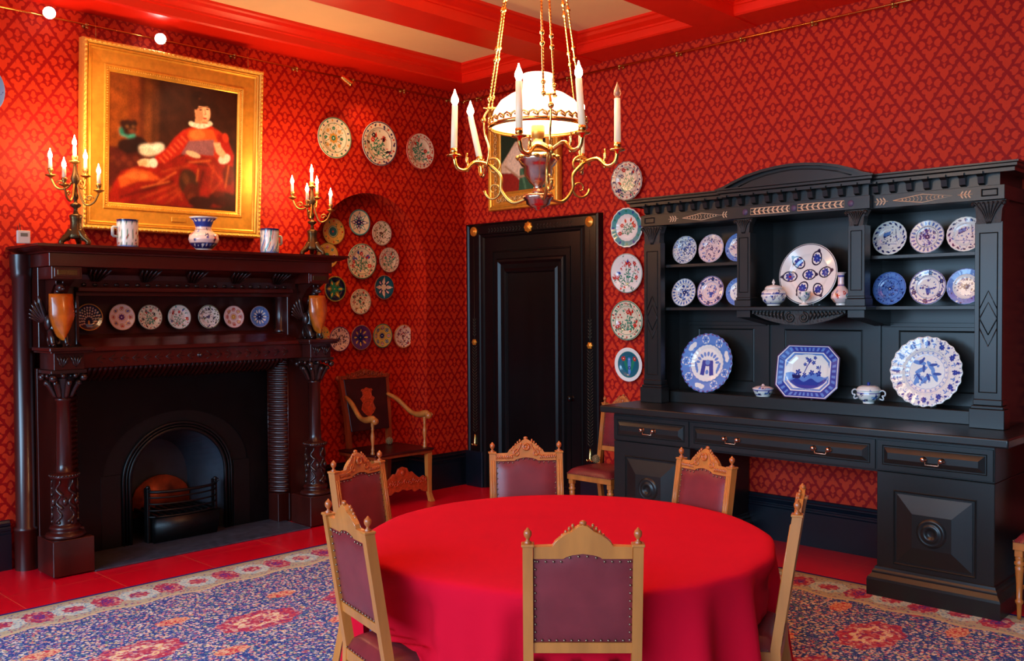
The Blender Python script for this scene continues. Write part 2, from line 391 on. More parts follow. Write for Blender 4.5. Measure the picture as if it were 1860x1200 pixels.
def copy_tree(o, parent=None):
    c = o.copy(); COL.objects.link(c)
    if parent is not None: c.parent = parent; c.matrix_parent_inverse = o.matrix_parent_inverse.copy()
    for ch in list(o.children): copy_tree(ch, c)
    return c
def curve(pts, n=6):
    """Catmull-Rom through pts"""
    P = [Vector(p) for p in pts]; P = [2 * P[0] - P[1]] + P + [2 * P[-1] - P[-2]]; out = []
    for i in range(1, len(P) - 2):
        for k in range(n):
            t = k / n; a, b, c, d = P[i - 1], P[i], P[i + 1], P[i + 2]
            out.append(0.5 * ((2 * b) + (c - a) * t + (2 * a - 5 * b + 4 * c - d) * t * t + (3 * b - a - 3 * c + d) * t ** 3))
    out.append(P[-2]); return out
def spiral(c, r, turns, a0, sgn=1, n=22, plane='XZ', y=0.0):
    out = []
    for i in range(n + 1):
        t = i / n; a = a0 + sgn * turns * 2 * PI * t; q = r * (1 - 0.82 * t)
        out.append((c[0] + q * math.cos(a), y, c[1] + q * math.sin(a)) if plane == 'XZ' else (y, c[0] + q * math.cos(a), c[1] + q * math.sin(a)))
    return out

# ---------------------------------------------------------------- room
TOP = 3.985; CEI = 4.15; PW = 0.35
def room():
    XM, YM = 9.6, -9.6
    b = MB(); b.box(-0.35, XM, YM, 0.05, -0.1, 0.0); tag(b.build('floor', 'floor'), kind='structure')
    b = MB(); b.box(-0.1, XM, 0.0, 0.12, 0.0, CEI); tag(b.build('wall_right', 'paper'), kind='structure')
    # left wall: niche arch and fireplace opening left out of it
    b = MB(); cy, ca, cz, cb = -1.20, 0.68, 2.13, 0.75; ND = -0.29
    def q(*p): b._f([b._v(v) for v in p])
    def rect(y0, y1, z0, z1, x=0.0): q((x, y0, z0), (x, y1, z0), (x, y1, z1), (x, y0, z1))
    rect(YM, -3.75, 0, CEI); rect(-3.75, -2.55, 1.05, CEI); rect(-2.55, cy - ca, 0, CEI); rect(cy + ca, 0, 0, CEI)
    n = 40; arc = [(cy + ca * math.cos(PI * i / n), cz + cb * math.sin(PI * i / n)) for i in range(n + 1)]
    for i in range(n):
        (y0, z0), (y1, z1) = arc[i], arc[i + 1]; q((0, y1, z1), (0, y0, z0), (0, y0, CEI), (0, y1, CEI))
    out = [(cy + ca, 0.0)] + arc + [(cy - ca, 0.0)]
    for i in range(len(out) - 1):
        (y0, z0), (y1, z1) = out[i], out[i + 1]; q((0, y0, z0), (0, y1, z1), (ND, y1, z1), (ND, y0, z0))
    b._f([b._v((ND, y, z)) for y, z in out])
    tag(b.build('wall_left', 'paper', keepnormals=True), kind='structure')
    b = MB(); b.box(-0.1, XM, YM, 0.12, CEI, CEI + 0.1); tag(b.build('ceiling', 'ceiling'), kind='structure')
    # half beams round the walls and the cross beams
    prof = [(0.0, TOP), (PW - 0.012, TOP), (PW, TOP + 0.012), (PW, TOP + 0.07), (PW + 0.012, TOP + 0.075), (PW + 0.012, TOP + 0.09),
            (PW + 0.03, TOP + 0.10), (PW + 0.055, TOP + 0.115), (PW + 0.07, TOP + 0.135), (PW + 0.088, TOP + 0.145), (PW + 0.088, CEI)]
    b = MB(); b.sweep(prof, [((0, YM), (1, 0)), ((0, 0), (1, -1)), ((XM, 0), (0, -1))])
    tag(b.build('trim_1', 'red_paint', keepnormals=False), kind='structure')
    for k, (x0, x1) in enumerate(((1.42, 1.80), (2.99, 3.34), (4.54, 4.90), (6.10, 6.46))):
        b = MB(); z0 = TOP - 0.008
        pr = [(x0 - .088, CEI), (x0 - .088, TOP + .145), (x0 - .055, TOP + .115), (x0 - .03, TOP + .10), (x0 - .012, TOP + .09), (x0 - .012, TOP + .075), (x0, TOP + .07), (x0, z0),
              (x1, z0), (x1, TOP + .07), (x1 + .012, TOP + .075), (x1 + .012, TOP + .09), (x1 + .03, TOP + .10), (x1 + .055, TOP + .115), (x1 + .07, TOP + .135), (x1 + .088, TOP + .145), (x1 + .088, CEI)]
        b.prism(pr, YM, 0.0, 'Y'); tag(b.build('trim_%d' % (k + 2), 'red_paint'), kind='structure')
    # skirting
    def skirting(nm, path):
        b = MB(); pr = [(0.0, .345), (.012, .34), (.02, .325), (.03, .32), (.03, .31), (.022, .30), (.03, .29), (.036, .285), (.036, .275), (.03, .27), (.03, .255), (.04, .25), (.04, 0.0)]
        b.sweep(pr, path); tag(b.build(nm, 'skirt'), kind='structure')
    skirting('baseboard_left', [((0, YM), (1, 0)), ((0, -4.38), (1, 0))])
    skirting('baseboard_niche', [((ND, cy - ca), (1, 0)), ((ND, cy + ca), (1, -1)), ((0.0, cy + ca), (1, -1)), ((0, 0), (1, -1)), ((0.12, 0), (0, -1))])
    skirting('baseboard_right', [((1.80, 0), (0, -1)), ((XM, 0), (0, -1))])
    b = MB(); b.box(1.06, 8.9, -8.6, -0.72, 0.0005, 0.004)
    o = b.build('rug', 'rug'); tag(o, 'large navy and rose patterned rug with cream medallion border on the red floor', 'rug')
room()

# ---------------------------------------------------------------- door
def door():
    d = bpy.data.objects.new('door_1', None); COL.objects.link(d); tag(d, kind='structure'); d.location = (0.95, 0, 0)
    W = 0.62
    b = MB(); b.box(-W, W, -.035, -.005, 0.01, 2.50); b.build('door_leaf', 'ebony', d)
    b = MB(); b.frame(0.60, 1.84, [(0, .036), (.012, .052), (.03, .056), (.05, .040), (.09, .044), (.115, .062), (.135, .058), (.15, .036)])
    b.build('door_panel', 'ebony', d, (0.0, 0, 1.22))
    b = MB(); b.frame(0.98, 2.22, [(0, .034), (.006, .044), (.014, .044), (.02, .034)]); b.build('door_bead', 'ebony', d, (0.0, 0, 1.24))
    pr = [(0, .035), (.012, .05), (.022, .052), (.03, .044), (.05, .046), (.06, .056), (.075, .058), (.20, .058), (.215, .07), (.235, .066), (.24, 0)]
    b = MB(); c = [(-W, 0.0, -1, 0), (-W, 2.50, -1, 1), (W, 2.50, 1, 1), (W, 0.0, 1, 0)]; rings = []
    k = 0.62
    for x, z, sx, sz in c: rings.append([b._v((x + o * sx, -f, z + o * sz * k)) for o, f in pr])
    for i in range(3):
        for j in range(len(pr) - 1): b._f([rings[i][j], rings[i][j + 1], rings[i + 1][j + 1], rings[i + 1][j]])
    b.build('architrave', 'ebony', d)
    for x in (-W - .135, W + .135):
        b = MB(); b.box(x - .115, x + .115, -.075, -.0, 0, .36, .004); b.build('plinth_block', 'skirt', d)
    # gilt discs and rosettes
    def ros(x, z, r, flute=0):
        b = MB(); b.lathe([(0, -.018), (r * .35, -.02), (r * .5, -.012), (r * .85, -.014), (r, -.008), (r, 0)], (x, -.058, z), 24, 'Y', flute=flute, fl=.12 if flute else 0)
        o = b.build('gilt_rosette', 'tile_gold', d)
    for x in (-W - .13, W + .13): ros(x, 2.572, .048)
    ros(0.0, 2.572, .05, 8)
    for x in (-W - .13, W + .13):
        ros(x, 1.46, .03, 6)
        b = MB(); b.T = Matrix.Translation((x, -.062, .47)); b.lathe([(0, .07), (.008, .05), (.016, .0), (.02, -.03)], seg=8)
        for s in (-1, 0, 1): b.tube(curve([(0, -.006, -.02), (s * .018, -.008, -.05), (s * .03, -.008, -.052), (s * .036, -.008, -.038)], 4), .005, 6)
        b.build('gilt_lily', 'brass', d)
    # incised leaf sprays : thin raised sprigs
    b = MB(); rnd = random.Random(5)
    for i in range(26):
        x = -0.52 + i * .0416
        if abs(x) < .07: continue
        for s in (-1, 1): b.tube([(x, -.059, 2.572), (x + (.018 if x > 0 else -.018), -.061, 2.572 + s * .016), (x + (.012 if x > 0 else -.012), -.059, 2.572 + s * .026)], [.001, .0032, .0006], 5)
    for x in (-W - .13, W + .13):
        b.tube([(x, -.059, .5), (x, -.060, 2.5)], .0015, 4)
        for i in range(30):
            z = .55 + i * .029
            for s in (-1, 1): b.tube([(x, -.059, z), (x + s * .022, -.062, z + .02), (x + s * .034, -.059, z + .036)], [.001, .004, .0008], 5)
        for i in range(6):
            z = 1.52 + i * .03
            for s in (-1, 1): b.tube([(x, -.059, z), (x + s * .016, -.062, z + .016), (x + s * .022, -.059, z + .03)], [.001, .004, .0008], 5)
    b.build('incised_sprays', 'ebony_cut', d)
    b = MB(); b.lathe([(.0, -.062), (.018, -.06), (.026, -.048), (.024, -.036), (.012, -.028), (.011, -.012), (.026, -.006), (.028, 0)], (W - .10, -.035, .97), 20, 'Y'); b.build('door_knob', 'ebony', d)
door()

# ---------------------------------------------------------------- chairs
def chair_parts(t):
    H = 0.985; hw = 0.188; tilt = 0.075 / 0.485
    def yb(z): return -(z - 0.5) * tilt if z > 0.5 else 0.0
    # back posts continue down as raked rear legs
    for s in (-1, 1):
        b = MB(); x = s * hw; sec = [(0.0, -.075), (.20, -.025), (.36, .002), (.46, .006), (.50, .0), (H, yb(H))]; r = .0175; d = .019
        rings = [[b._v((x + a * r, y + c * d, z)) for a, c in ((-1, -1), (1, -1), (1, 1), (-1, 1))] for z, y in sec]
        b._f(rings[0][::-1]); b._f(rings[-1])
        for A, B in zip(rings[:-1], rings[1:]):
            for k in range(4): b._f([A[k], A[(k + 1) % 4], B[(k + 1) % 4], B[k]])
        for dx in (-.007, .007):                       # reeds on the front face
            b.tube([(x + dx, yb(.60) + d, .60), (x + dx, yb(.95) + d, .95)], .0035, 5)
        b.cbox((x, yb(H), H + .004), (.044, .046, .010), .002)
        o = b.build('back_post', 'oak', t)
        b = MB(); b.lathe([(.013, 0), (.014, .004), (.006, .010), (.006, .016), (.0125, .024), (.0145, .033), (.0125, .042), (.006, .048), (.004, .052), (0, .055)], (x, yb(H), H + .009), 16)
        b.build('finial', 'oak_carve', o)
    T = Matrix.Translation((0, yb(.8), .8)) @ Matrix.Rotation(math.atan(tilt), 4, 'X')   # back plane frame; local z up the back
    def L(z): return (z - .8) / math.cos(math.atan(tilt))
    b = MB(); b.T = T; e = [(-.17, .985), (-.102, .985), (-.096, 1.000), (-.082, 1.012), (-.062, 1.028), (-.036, 1.038), (-.030, 1.045), (-.017, 1.056), (0, 1.062)]
    low = [(-.17, .941), (-.066, .941), (-.058, .950), (-.035, .957), (0, .960)]
    up = [(x, L(z)) for x, z in e]; up += [(-x, z) for x, z in up[-2::-1]]
    lo = [(x, L(z)) for x, z in low]; lo += [(-x, z) for x, z in lo[-2::-1]]
    b.prism(up + lo[::-1], -.010, .012, 'Y', .0015); crest = b.build('crest_rail', 'oak', t)
    b = MB(); b.T = T; cz = L(1.018); f = .013
    b.lathe([(.010, .004), (.012, .010), (.019, .010), (.022, .005), (.022, 0)], (0, f, cz), 20, 'Y'); b.ball((0, f + .002, cz), .012, 12, (1, .4, 1))
    for s in (-1, 1):
        b.tube([(p[0], f, p[2]) for p in spiral((s * .052, L(.985)), .022, 1.2, PI / 2, -s, plane='XZ')], [.005] * 12 + [.004] * 11, 6)
        b.tube(curve([(s * .10, f, L(.968)), (s * .075, f, L(.975)), (s * .045, f, L(1.0)), (s * .026, f, L(1.038))], 4), .0045, 6)
        for i in range(5):
            a = math.radians(20 + 22 * i); b.ball((s * (.034 + .012 * i), f - .004, L(1.052 - .010 * i - .0006 * i * i)), .0075, 8, (.8, .9, 1.25))
        for i in range(9): b.ball((s * (.165 - .0105 * i), f, L(.963)), .0062, 8, (.75, .7, 2.0), Matrix.Rotation(s * .35, 4, 'Y'))
    b.ball((0, 0, L(1.066)), .012, 10, (1.1, .8, .8))
    b.build('carving', 'oak_carve', crest)
    b = MB(); b.T = T; b.box(-.172, .172, -.010, .010, L(.598), L(.636), .0015); b.build('lower_rail', 'oak', t)
    # padded panel
    b = MB(); b.T = T; b.sm = True; nx, nz = 14, 14
    def top(x): return .940 + (.019 * (1 - (x / .066) ** 2) ** .5 if abs(x) < .065 else 0)
    for sgn in (-1, 1):
        g = []
        for i in range(nx + 1):
            x = -.1705 + .341 * i / nx; zt = top(x); row = []
            for j in range(nz + 1):
                z = .637 + (zt - .637) * j / nz; u = min(1, 6 * min(i, nx - i) / nx); v = min(1, 6 * min(j, nz - j) / nz)
                row.append(b._v((x, sgn * (.004 + .008 * (u * v) ** .5) + (.004 if sgn > 0 else 0) * (u * v), L(z))))
            g.append(row)
        for i in range(nx):
            for j in range(nz): b._f([g[i][j], g[i + 1][j], g[i + 1][j + 1], g[i][j + 1]])
    b.mi = 1
    pts = [(-.163, .648 + .0285 * k) for k in range(11)] + [(.163, .648 + .0285 * k) for k in range(11)] + [(-.14 + .0255 * k, .646) for k in range(12)]
    pts += [(s * x, top(x) - .008) for x in (.155, .127, .10, .074, .045, .015) for s in (-1, 1)]
    for x, z in pts:
        for s in (-1, 1): b.ball((x, s * .0095, L(z)), .0044, 6)
    b.build('back_panel', ['leather', 'stud'], t)
    # seat
    b = MB(); b.T = Matrix.Identity(4); b.prism([(-.195, -.012), (.195, -.012), (.225, .375), (-.225, .375)], .40, .445, 'Z', .002); b.build('seat_rail', 'oak', t)
    b = MB(); b.sm = True; n = 16; g = []
    for i in range(n + 1):
        row = []
        for j in range(n + 1):
            u = -1 + 2 * i / n; v = j / n; hx = .195 + .030 * v; e = (1 - abs(u) ** 5) * (1 - abs(2 * v - 1) ** 5)
            row.append(b._v((u * hx * 1.01, -.008 + .392 * v, .446 + .062 * max(0, e) ** .42)))
        g.append(row)
    for i in range(n):
        for j in range(n): b._f([g[i][j], g[i + 1][j], g[i + 1][j + 1], g[i][j + 1]])
    b.mi = 1
    for k in range(19):
        b.ball((-.216 + .024 * k, .3835, .452), .0035, 6)
    for s in (-1, 1):
        for k in range(16): b.ball((s * (.199 + .0018 * k), .012 + .0235 * k, .452), .0035, 6)
    for k in range(15): b.ball((-.17 + .0243 * k, -.011, .452), .0035, 6)
    b.build('seat', ['leather', 'stud'], t)
    for s in (-1, 1):
        b = MB(); c = (s * .198, .345, 0)
        b.cbox((c[0], c[1], .385), (.044, .044, .05), .003)
        b.lathe([(0, 0), (.010, 0), (.012, .03), (.0145, .085), (.022, .095), (.022, .108), (.015, .115), (.017, .20), (.022, .28), (.024, .30), (.018, .305), (.028, .315), (.028, .328), (.020, .336), (.024, .345), (.021, .36)], c, 18)
        b.build('front_leg', 'oak', t)
    b = MB(); b.tube([(-.185, -.035, .20), (.185, -.035, .20)], .009, 8); b.tube([(-.19, -.02, .17), (-.198, .345, .17)], .009, 8); b.tube([(.19, -.02, .17), (.198, .345, .17)], .009, 8); b.build('stretcher', 'oak', t)
def place_chair(proto, label, mid, th, group):
    """mid = the point midway between the tops of the back posts"""
    a = math.radians(th); fx, fy = -math.sin(a), math.cos(a)
    o = proto if not proto.get('used') else copy_tree(proto)
    proto['used'] = 1; o.location = (mid[0] + fx * .075, mid[1] + fy * .075, .004); o.rotation_euler = (0, 0, a)
    tag(o, label, 'chair', group); return o
ct = thing('dining_chair', '', 'chair'); chair_parts(ct)
G1 = 'oak dining chairs round the table'
place_chair(ct, 'oak chair in the foreground with its leather back square to the viewer', (5.0575, -4.202), 42.8, G1)
cs = [place_chair(ct, 'oak chair turned three-quarters away at the near left of the red table', (4.188, -4.547), -13.2, G1),
      place_chair(ct, 'dark-panelled oak chair at the left of the table nearest the fireplace', (3.1795, -3.747), -75.0, G1),
      place_chair(ct, 'oak chair behind the table standing in front of the black door', (3.487, -2.812), 229.4, G1),
      place_chair(ct, 'oak chair behind the table in front of the left cupboard of the black dresser', (4.4355, -2.457), 165.5, G1),
      place_chair(ct, 'oak chair at the right of the table seen edge-on', (5.2985, -3.1165), 114.1, G1),
      place_chair(ct, 'leather-seated oak chair half hidden between the door and the black dresser', (2.295, -.36), 180, 'oak chairs against the right wall'),
      place_chair(ct, 'oak chair cut by the right edge, standing beyond the black dresser', (5.655, -.37), 180, 'oak chairs against the right wall')]
for c in cs + [ct]:
    if 'used' in c: del c['used']

# ---------------------------------------------------------------- table and cloth
TC = (4.36, -3.475); TR = .905; TZ = .79
def table():
    t = thing('round_table', 'round pedestal table wholly covered by the scarlet cloth', 'table', (TC[0], TC[1], .004))
    b = MB(); b.lathe([(0, .735), (.86, .735), (.875, .745), (.88, .765), (.87, .772), (0, .772)], seg=48); b.build('table_top', 'oak', t)
    b = MB(); b.lathe([(.0, 0), (.22, 0), (.22, .05), (.14, .09), (.07, .14), (.06, .3), (.085, .4), (.06, .55), (.12, .68), (.16, .735), (0, .735)], seg=24); b.build('pedestal', 'oak', t)
    dents = []
    for x, y in ((5.0575, -4.202), (4.188, -4.547), (3.1795, -3.747), (3.487, -2.812), (4.4355, -2.457), (5.2985, -3.1165)):
        dx, dy = x - TC[0], y - TC[1]; dents.append((math.atan2(dy, dx), math.hypot(dx, dy)))
    b = MB(); b.sm = True; n = 288; rings = []
    def sm(a, c, v): t_ = max(0, min(1, (v - a) / (c - a))); return t_ * t_ * (3 - 2 * t_)
    for k, (r, z) in enumerate([(0, TZ), (.3, TZ), (.6, TZ), (.8, TZ), (.86, TZ - .001), (.885, TZ - .005), (.899, TZ - .014), (.905, TZ - .03)] + [(None, TZ - .03 - .033 * i) for i in range(1, 23)]):
        ring = []
        if r == 0: rings.append([b._v((0, 0, z))] * n); continue
        for i in range(n):
            a = 2 * PI * i / n; rr = r
            if r is None or r > .87:
                dep = (TZ - z) / .75; base = TR if r is None else r
                f = .5 + .5 * math.sin(17 * a + 1.2 + 1.3 * math.sin(3 * a + .5)); f2 = math.sin(37 * a + 2 * math.sin(2 * a))
                rr = base + (.15 * dep ** .9) * (f ** 1.5 - .12) + .012 * dep * f2
                if r is not None: rr = base + .010 * (f - .5) * (r - .87) / .035
                zz = z
                for da, dr in dents:                    # the cloth hollows in above each seat and then lies over it
                    dd = abs((a - da + PI) % (2 * PI) - PI); wa = sm(.36, .22, dd); wh = wa * sm(.77, .66, z)
                    rr = rr * (1 - wh) + .87 * wh
                    if z < .57:
                        t_ = min(1, (.57 - z) / .32); wl = wa * sm(.57, .52, z)
                        rr = rr * (1 - wl) + (.87 + (dr - .15 - .87) * t_) * wl; zz = zz * (1 - wl) + (.53 - .008 * t_ + .006 * math.sin(40 * a + 9 * t_)) * wl
            else: zz = z
            ring.append(b._v((rr * math.cos(a), rr * math.sin(a), zz)))
        rings.append(ring)
    for A, B in zip(rings[:-1], rings[1:]):
        for i in range(n):
            q = [A[i], A[(i + 1) % n], B[(i + 1) % n], B[i]]; u = []
            for v in q:
                if v not in u: u.append(v)
            b._f(u, True)
    o = b.build('tablecloth', 'cloth', None, (TC[0], TC[1], .005)); tag(o, 'plain scarlet cloth draped to the floor over the round table', 'tablecloth')
table()

# ---------------------------------------------------------------- painted china
C_ = dict(white=(236, 232, 222), cream=(230, 216, 184), red=(196, 44, 30), green=(40, 128, 96), blue=(40, 62, 150), dblue=(28, 34, 92), lblue=(96, 136, 200), tq=(70, 150, 150),
          black=(20, 22, 34), ochre=(206, 150, 60), olive=(110, 116, 56), navy=(22, 26, 60), pinkw=(234, 208, 200), purple=(92, 50, 110), yellow=(214, 170, 80), brown=(96, 50, 30), teal=(30, 100, 120))
CL = {k: np.array(lin(v)) for k, v in C_.items()}
class Paint:
    def __init__(s, x, y, base):
        s.x = x; s.y = y; s.c = np.tile(CL[base] if isinstance(base, str) else np.array(lin(base)), (len(x), 1)); s.r = np.hypot(x, y); s.a = np.arctan2(y, x)
    def put(s, m, col): s.c[m] = CL[col] if isinstance(col, str) else np.array(lin(col))
    def ring(s, r0, r1, col): s.put((s.r > r0) & (s.r < r1), col)
    def ell(s, cx, cy, rx, ry, ang, col):
        c, n = math.cos(ang), math.sin(ang); u = (s.x - cx) * c + (s.y - cy) * n; v = -(s.x - cx) * n + (s.y - cy) * c
        s.put((u / rx) ** 2 + (v / ry) ** 2 < 1, col)
    def disc(s, cx, cy, r, col): s.ell(cx, cy, r, r, 0, col)
    def line(s, pts, w, col):
        for (x0, y0), (x1, y1) in zip(pts[:-1], pts[1:]):
            dx, dy = x1 - x0, y1 - y0; L2 = dx * dx + dy * dy + 1e-12
            t = np.clip(((s.x - x0) * dx + (s.y - y0) * dy) / L2, 0, 1)
            s.put(np.hypot(s.x - x0 - t * dx, s.y - y0 - t * dy) < w, col)
    def flower(s, cx, cy, r, col, heart='white', n=6, a0=0.0):
        for i in range(n):
            a = a0 + 2 * PI * i / n; s.ell(cx + r * .6 * math.cos(a), cy + r * .6 * math.sin(a), r * .42, r * .30, a, col)
        s.disc(cx, cy, r * .34, col); s.disc(cx, cy, r * .2, heart)
    def leaf(s, cx, cy, a, L, col): s.ell(cx + L * .5 * math.cos(a), cy + L * .5 * math.sin(a), L * .5, L * .17, a, col)
    def poly(s, pts, col):
        ins = np.zeros(len(s.x), bool); n = len(pts)
        for i in range(n):
            x0, y0 = pts[i]; x1, y1 = pts[(i + 1) % n]
            k = ((y0 > s.y) != (y1 > s.y)); xi = x0 + (s.y - y0) * (x1 - x0) / (y1 - y0 + 1e-12)
            ins ^= k & (s.x < xi)
        s.put(ins, col)
    def soft(s, n):
        ny, nx = s.grid; g = s.c.reshape(ny, nx, 3)
        for _ in range(n): q = np.pad(g, ((1, 1), (1, 1), (0, 0)), 'edge'); g = (q[1:-1, 1:-1] * 2 + q[:-2, 1:-1] + q[2:, 1:-1] + q[1:-1, :-2] + q[1:-1, 2:]) / 6
        s.c = g.reshape(-1, 3).copy()
    def mottle(s, amp, fx, fy, seed=0):
        n = sum(np.sin(s.x * fx * k + 2.1 * np.sin(s.y * fy * k * .7 + seed + k) + k) * np.sin(s.y * fy * k + 1.7 * np.sin(s.x * fx * k * .6 + k)) / k for k in (1, 2, 3.3)); s.c = s.c * (1 + amp * n)[:, None]
    def rimdots(s, n, rr, r, cols, a0=0.0):
        for i in range(n):
            a = a0 + 2 * PI * i / n; s.ell(rr * math.cos(a), rr * math.sin(a), r, r * .8, a, cols[i % len(cols)])
    def scatter(s, n, r0, r1, size, cols, seed):
        g = random.Random(seed)
        for _ in range(n):
            a = g.random() * 2 * PI; rr = math.sqrt(g.uniform(r0 * r0, r1 * r1)); k = g.choice(cols); sz = size * g.uniform(.6, 1.3)
            if g.random() < .5: s.leaf(rr * math.cos(a), rr * math.sin(a), g.random() * 6.3, sz * 1.8, k)
            else: s.flower(rr * math.cos(a), rr * math.sin(a), sz, k, g.choice(cols + ['white']), 5, g.random())
    def spray(s, cols, seed, reach=.6, stems=7, stem='green', fl=.12):
        g = random.Random(seed)
        for i in range(stems):
            a = PI / 2 + (i - (stems - 1) / 2) * .42 + g.uniform(-.1, .1); L = reach * g.uniform(.75, 1.05); p = []
            bend = g.uniform(-.5, .5)
            for k in range(7):
                t = k / 6; p.append((L * t * math.cos(a + bend * t), -reach * .75 + L * 1.7 * t * math.sin(a + bend * t)))
            s.line(p, .013, stem); x, y = p[-1]
            for k in (2, 3, 4): s.leaf(p[k][0], p[k][1], a + (1 if k % 2 else -1) * .9, .16, stem)
            if math.hypot(x, y) < reach * 1.15:
                if g.random() < .5: s.flower(x, y, fl, cols[i % len(cols)], 'white', 6)
                else: s.ell(x, y, fl * .75, fl * .5, a, cols[i % len(cols)]); s.leaf(x, y, a, fl * 1.2, cols[i % len(cols)])
def P_garland(p, k, base2='blue'):     # all-over blue flowers, petal rim
    p.ring(.93, .97, 'blue'); p.scatter(110, .66, .9, .055, ['blue', 'lblue', 'dblue'], k); p.ring(.60, .63, 'blue'); p.scatter(110, 0, .55, .06, ['blue', 'dblue', 'lblue'], k + 9); p.flower(0, 0, .14, 'dblue')
def P_petalrim(p, k):
    for i in range(22): a = 2 * PI * i / 22; p.ell(.8 * math.cos(a), .8 * math.sin(a), .12, .055, a, 'blue'); p.ell(.8 * math.cos(a), .8 * math.sin(a), .07, .025, a, 'lblue')
    p.ring(.95, .98, 'blue'); p.ring(.61, .64, 'dblue'); p.scatter(80, 0, .52, .075, ['blue', 'dblue', 'lblue'], k); p.flower(0, 0, .16, 'dblue', n=8)
def P_basket(p, k):
    p.ring(.94, .98, 'blue')
    for i in range(6):
        a = 2 * PI * i / 6 + .4; p.flower(.8 * math.cos(a), .8 * math.sin(a), .15, 'dblue', 'lblue'); p.leaf(.8 * math.cos(a + .2), .8 * math.sin(a + .2), a + 1.8, .22, 'blue'); p.leaf(.8 * math.cos(a - .2), .8 * math.sin(a - .2), a - 1.8, .22, 'blue')
    p.ring(.62, .635, 'lblue'); p.poly([(-.16, -.05), (.16, -.05), (.07, -.4), (-.07, -.4)], 'blue'); p.scatter(36, 0, .44, .06, ['blue', 'purple', 'lblue'], k); p.scatter(40, .66, .9, .05, ['blue', 'dblue', 'purple'], k)
def P_scene(p, k):
    for i in range(16): a = 2 * PI * i / 16; p.ell(.85 * math.cos(a), .85 * math.sin(a), .10, .05, a + 1.2, 'dblue')
    p.ring(.60, .62, 'lblue'); p.poly([(-.42, .12), (.1, .25), (.16, .45), (.02, .2), (-.36, .02)], 'dblue'); p.poly([(-.4, .3), (.02, .42), (.0, .22), (-.4, .12)], 'lblue'); p.line([(.3, .5), (.34, .1), (.42, -.2)], .02, 'dblue')
    p.scatter(38, 0, .52, .05, ['blue', 'dblue', 'lblue'], k); p.scatter(44, .66, .92, .05, ['blue', 'dblue', 'lblue'], k); p.line([(-.5, -.32), (.4, -.36)], .015, 'blue')
def P_bluerim(p, k):
    p.ring(.66, 1.1, 'lblue'); p.scatter(50, .68, .95, .05, ['blue', 'dblue', 'lblue', 'white'], k); p.ring(.62, .68, 'white'); p.scatter(60, 0, .58, .055, ['blue', 'dblue'], k + 2)
    for i in range(18): a = 2 * PI * i / 18; p.ell(.55 * math.cos(a), .55 * math.sin(a), .06, .03, a, 'white')
    p.flower(0, 0, .17, 'dblue', 'lblue', 8)
def P_paisley(p, k):
    p.ring(.955, .98, 'navy')
    for cx, cy, a in ((-.38, .40, 2.4), (.24, .52, 1.2), (-.64, -.06, 3.2), (.56, .06, .2), (-.2, -.44, 4.2), (.36, -.5, 5.3), (0, 0, 0)):
        p.ell(cx, cy, .24, .18, a, 'navy'); p.ell(cx + .17 * math.cos(a), cy + .17 * math.sin(a), .14, .07, a, 'navy'); p.ell(cx, cy, .19, .14, a, 'white')
        p.flower(cx, cy, .14, 'blue', 'red' if (cx, cy) == (-.64, -.06) else 'lblue', 7)
def P_cloudlion(p, k):
    p.ring(.60, 1.1, 'lblue')
    for i in range(9):
        a = 2 * PI * i / 9 + .3
        if i % 3 == 0:
            for d in (-.09, 0, .09): p.ell(.8 * math.cos(a + d), .8 * math.sin(a + d), .12, .08, a + 1.5, 'white')
        else: p.disc(.8 * math.cos(a), .8 * math.sin(a), .14, 'white'); p.flower(.8 * math.cos(a), .8 * math.sin(a), .13, 'lblue', 'blue')
    p.ring(.57, .62, 'white')
    for q in range(9): a = PI * (q + .5) / 9; p.ell(.38 * math.cos(a), .34 * math.sin(a) - .02, .08, .045, a, 'lblue')
    p.poly([(-.2, .1), (.2, .1), (.26, -.4), (.1, -.42), (.07, -.1), (-.07, -.1), (-.1, -.42), (-.26, -.4)], 'blue'); p.disc(0, .03, .09, 'lblue'); p.ell(0, -.3, .06, .08, 0, 'lblue'); p.ell(-.42, -.15, .05, .2, .3, 'lblue'); p.ell(.42, -.15, .05, .2, -.3, 'lblue')
    for i in range(36): a = 2 * PI * i / 36; p.ell(.97 * math.cos(a), .97 * math.sin(a), .03, .05, a, 'purple')
def P_phoenix(p, k):
    for i in range(12):
        a = 2 * PI * i / 12; p.flower(.80 * math.cos(a), .80 * math.sin(a), .085, 'blue', 'lblue', 7); p.leaf(.8 * math.cos(a + .2), .8 * math.sin(a + .2), a + 1.8, .13, 'lblue'); p.leaf(.68 * math.cos(a + .26), .68 * math.sin(a + .26), a + .4, .1, 'lblue')
    p.scatter(120, .62, .93, .021, ['lblue', 'blue'], k + 3)
    for i in range(22): a = 2 * PI * i / 22; p.flower(.9 * math.cos(a), .9 * math.sin(a), .045, 'blue', 'blue', 6)
    for i in range(48): a = 2 * PI * i / 48; p.ell(.955 * math.cos(a), .955 * math.sin(a), .025, .018, a, 'blue')
    p.ring(.585, .60, 'lblue'); p.ring(.49, .50, 'lblue')
    for i in range(24): a = 2 * PI * i / 24; p.flower(.545 * math.cos(a), .545 * math.sin(a), .03, 'lblue')
    for cx, cy, q in ((-.16, .05, .5), (.1, .16, 2.2), (-.02, -.2, 4.0), (.22, -.1, 5.2), (-.26, -.22, 1.2), (-.22, .26, 3.0)):
        p.ell(cx, cy, .19, .06, q, 'lblue'); p.ell(cx + .07, cy + .05, .12, .04, q + 1.1, 'blue')
    p.scatter(14, .1, .42, .04, ['lblue', 'blue'], k)
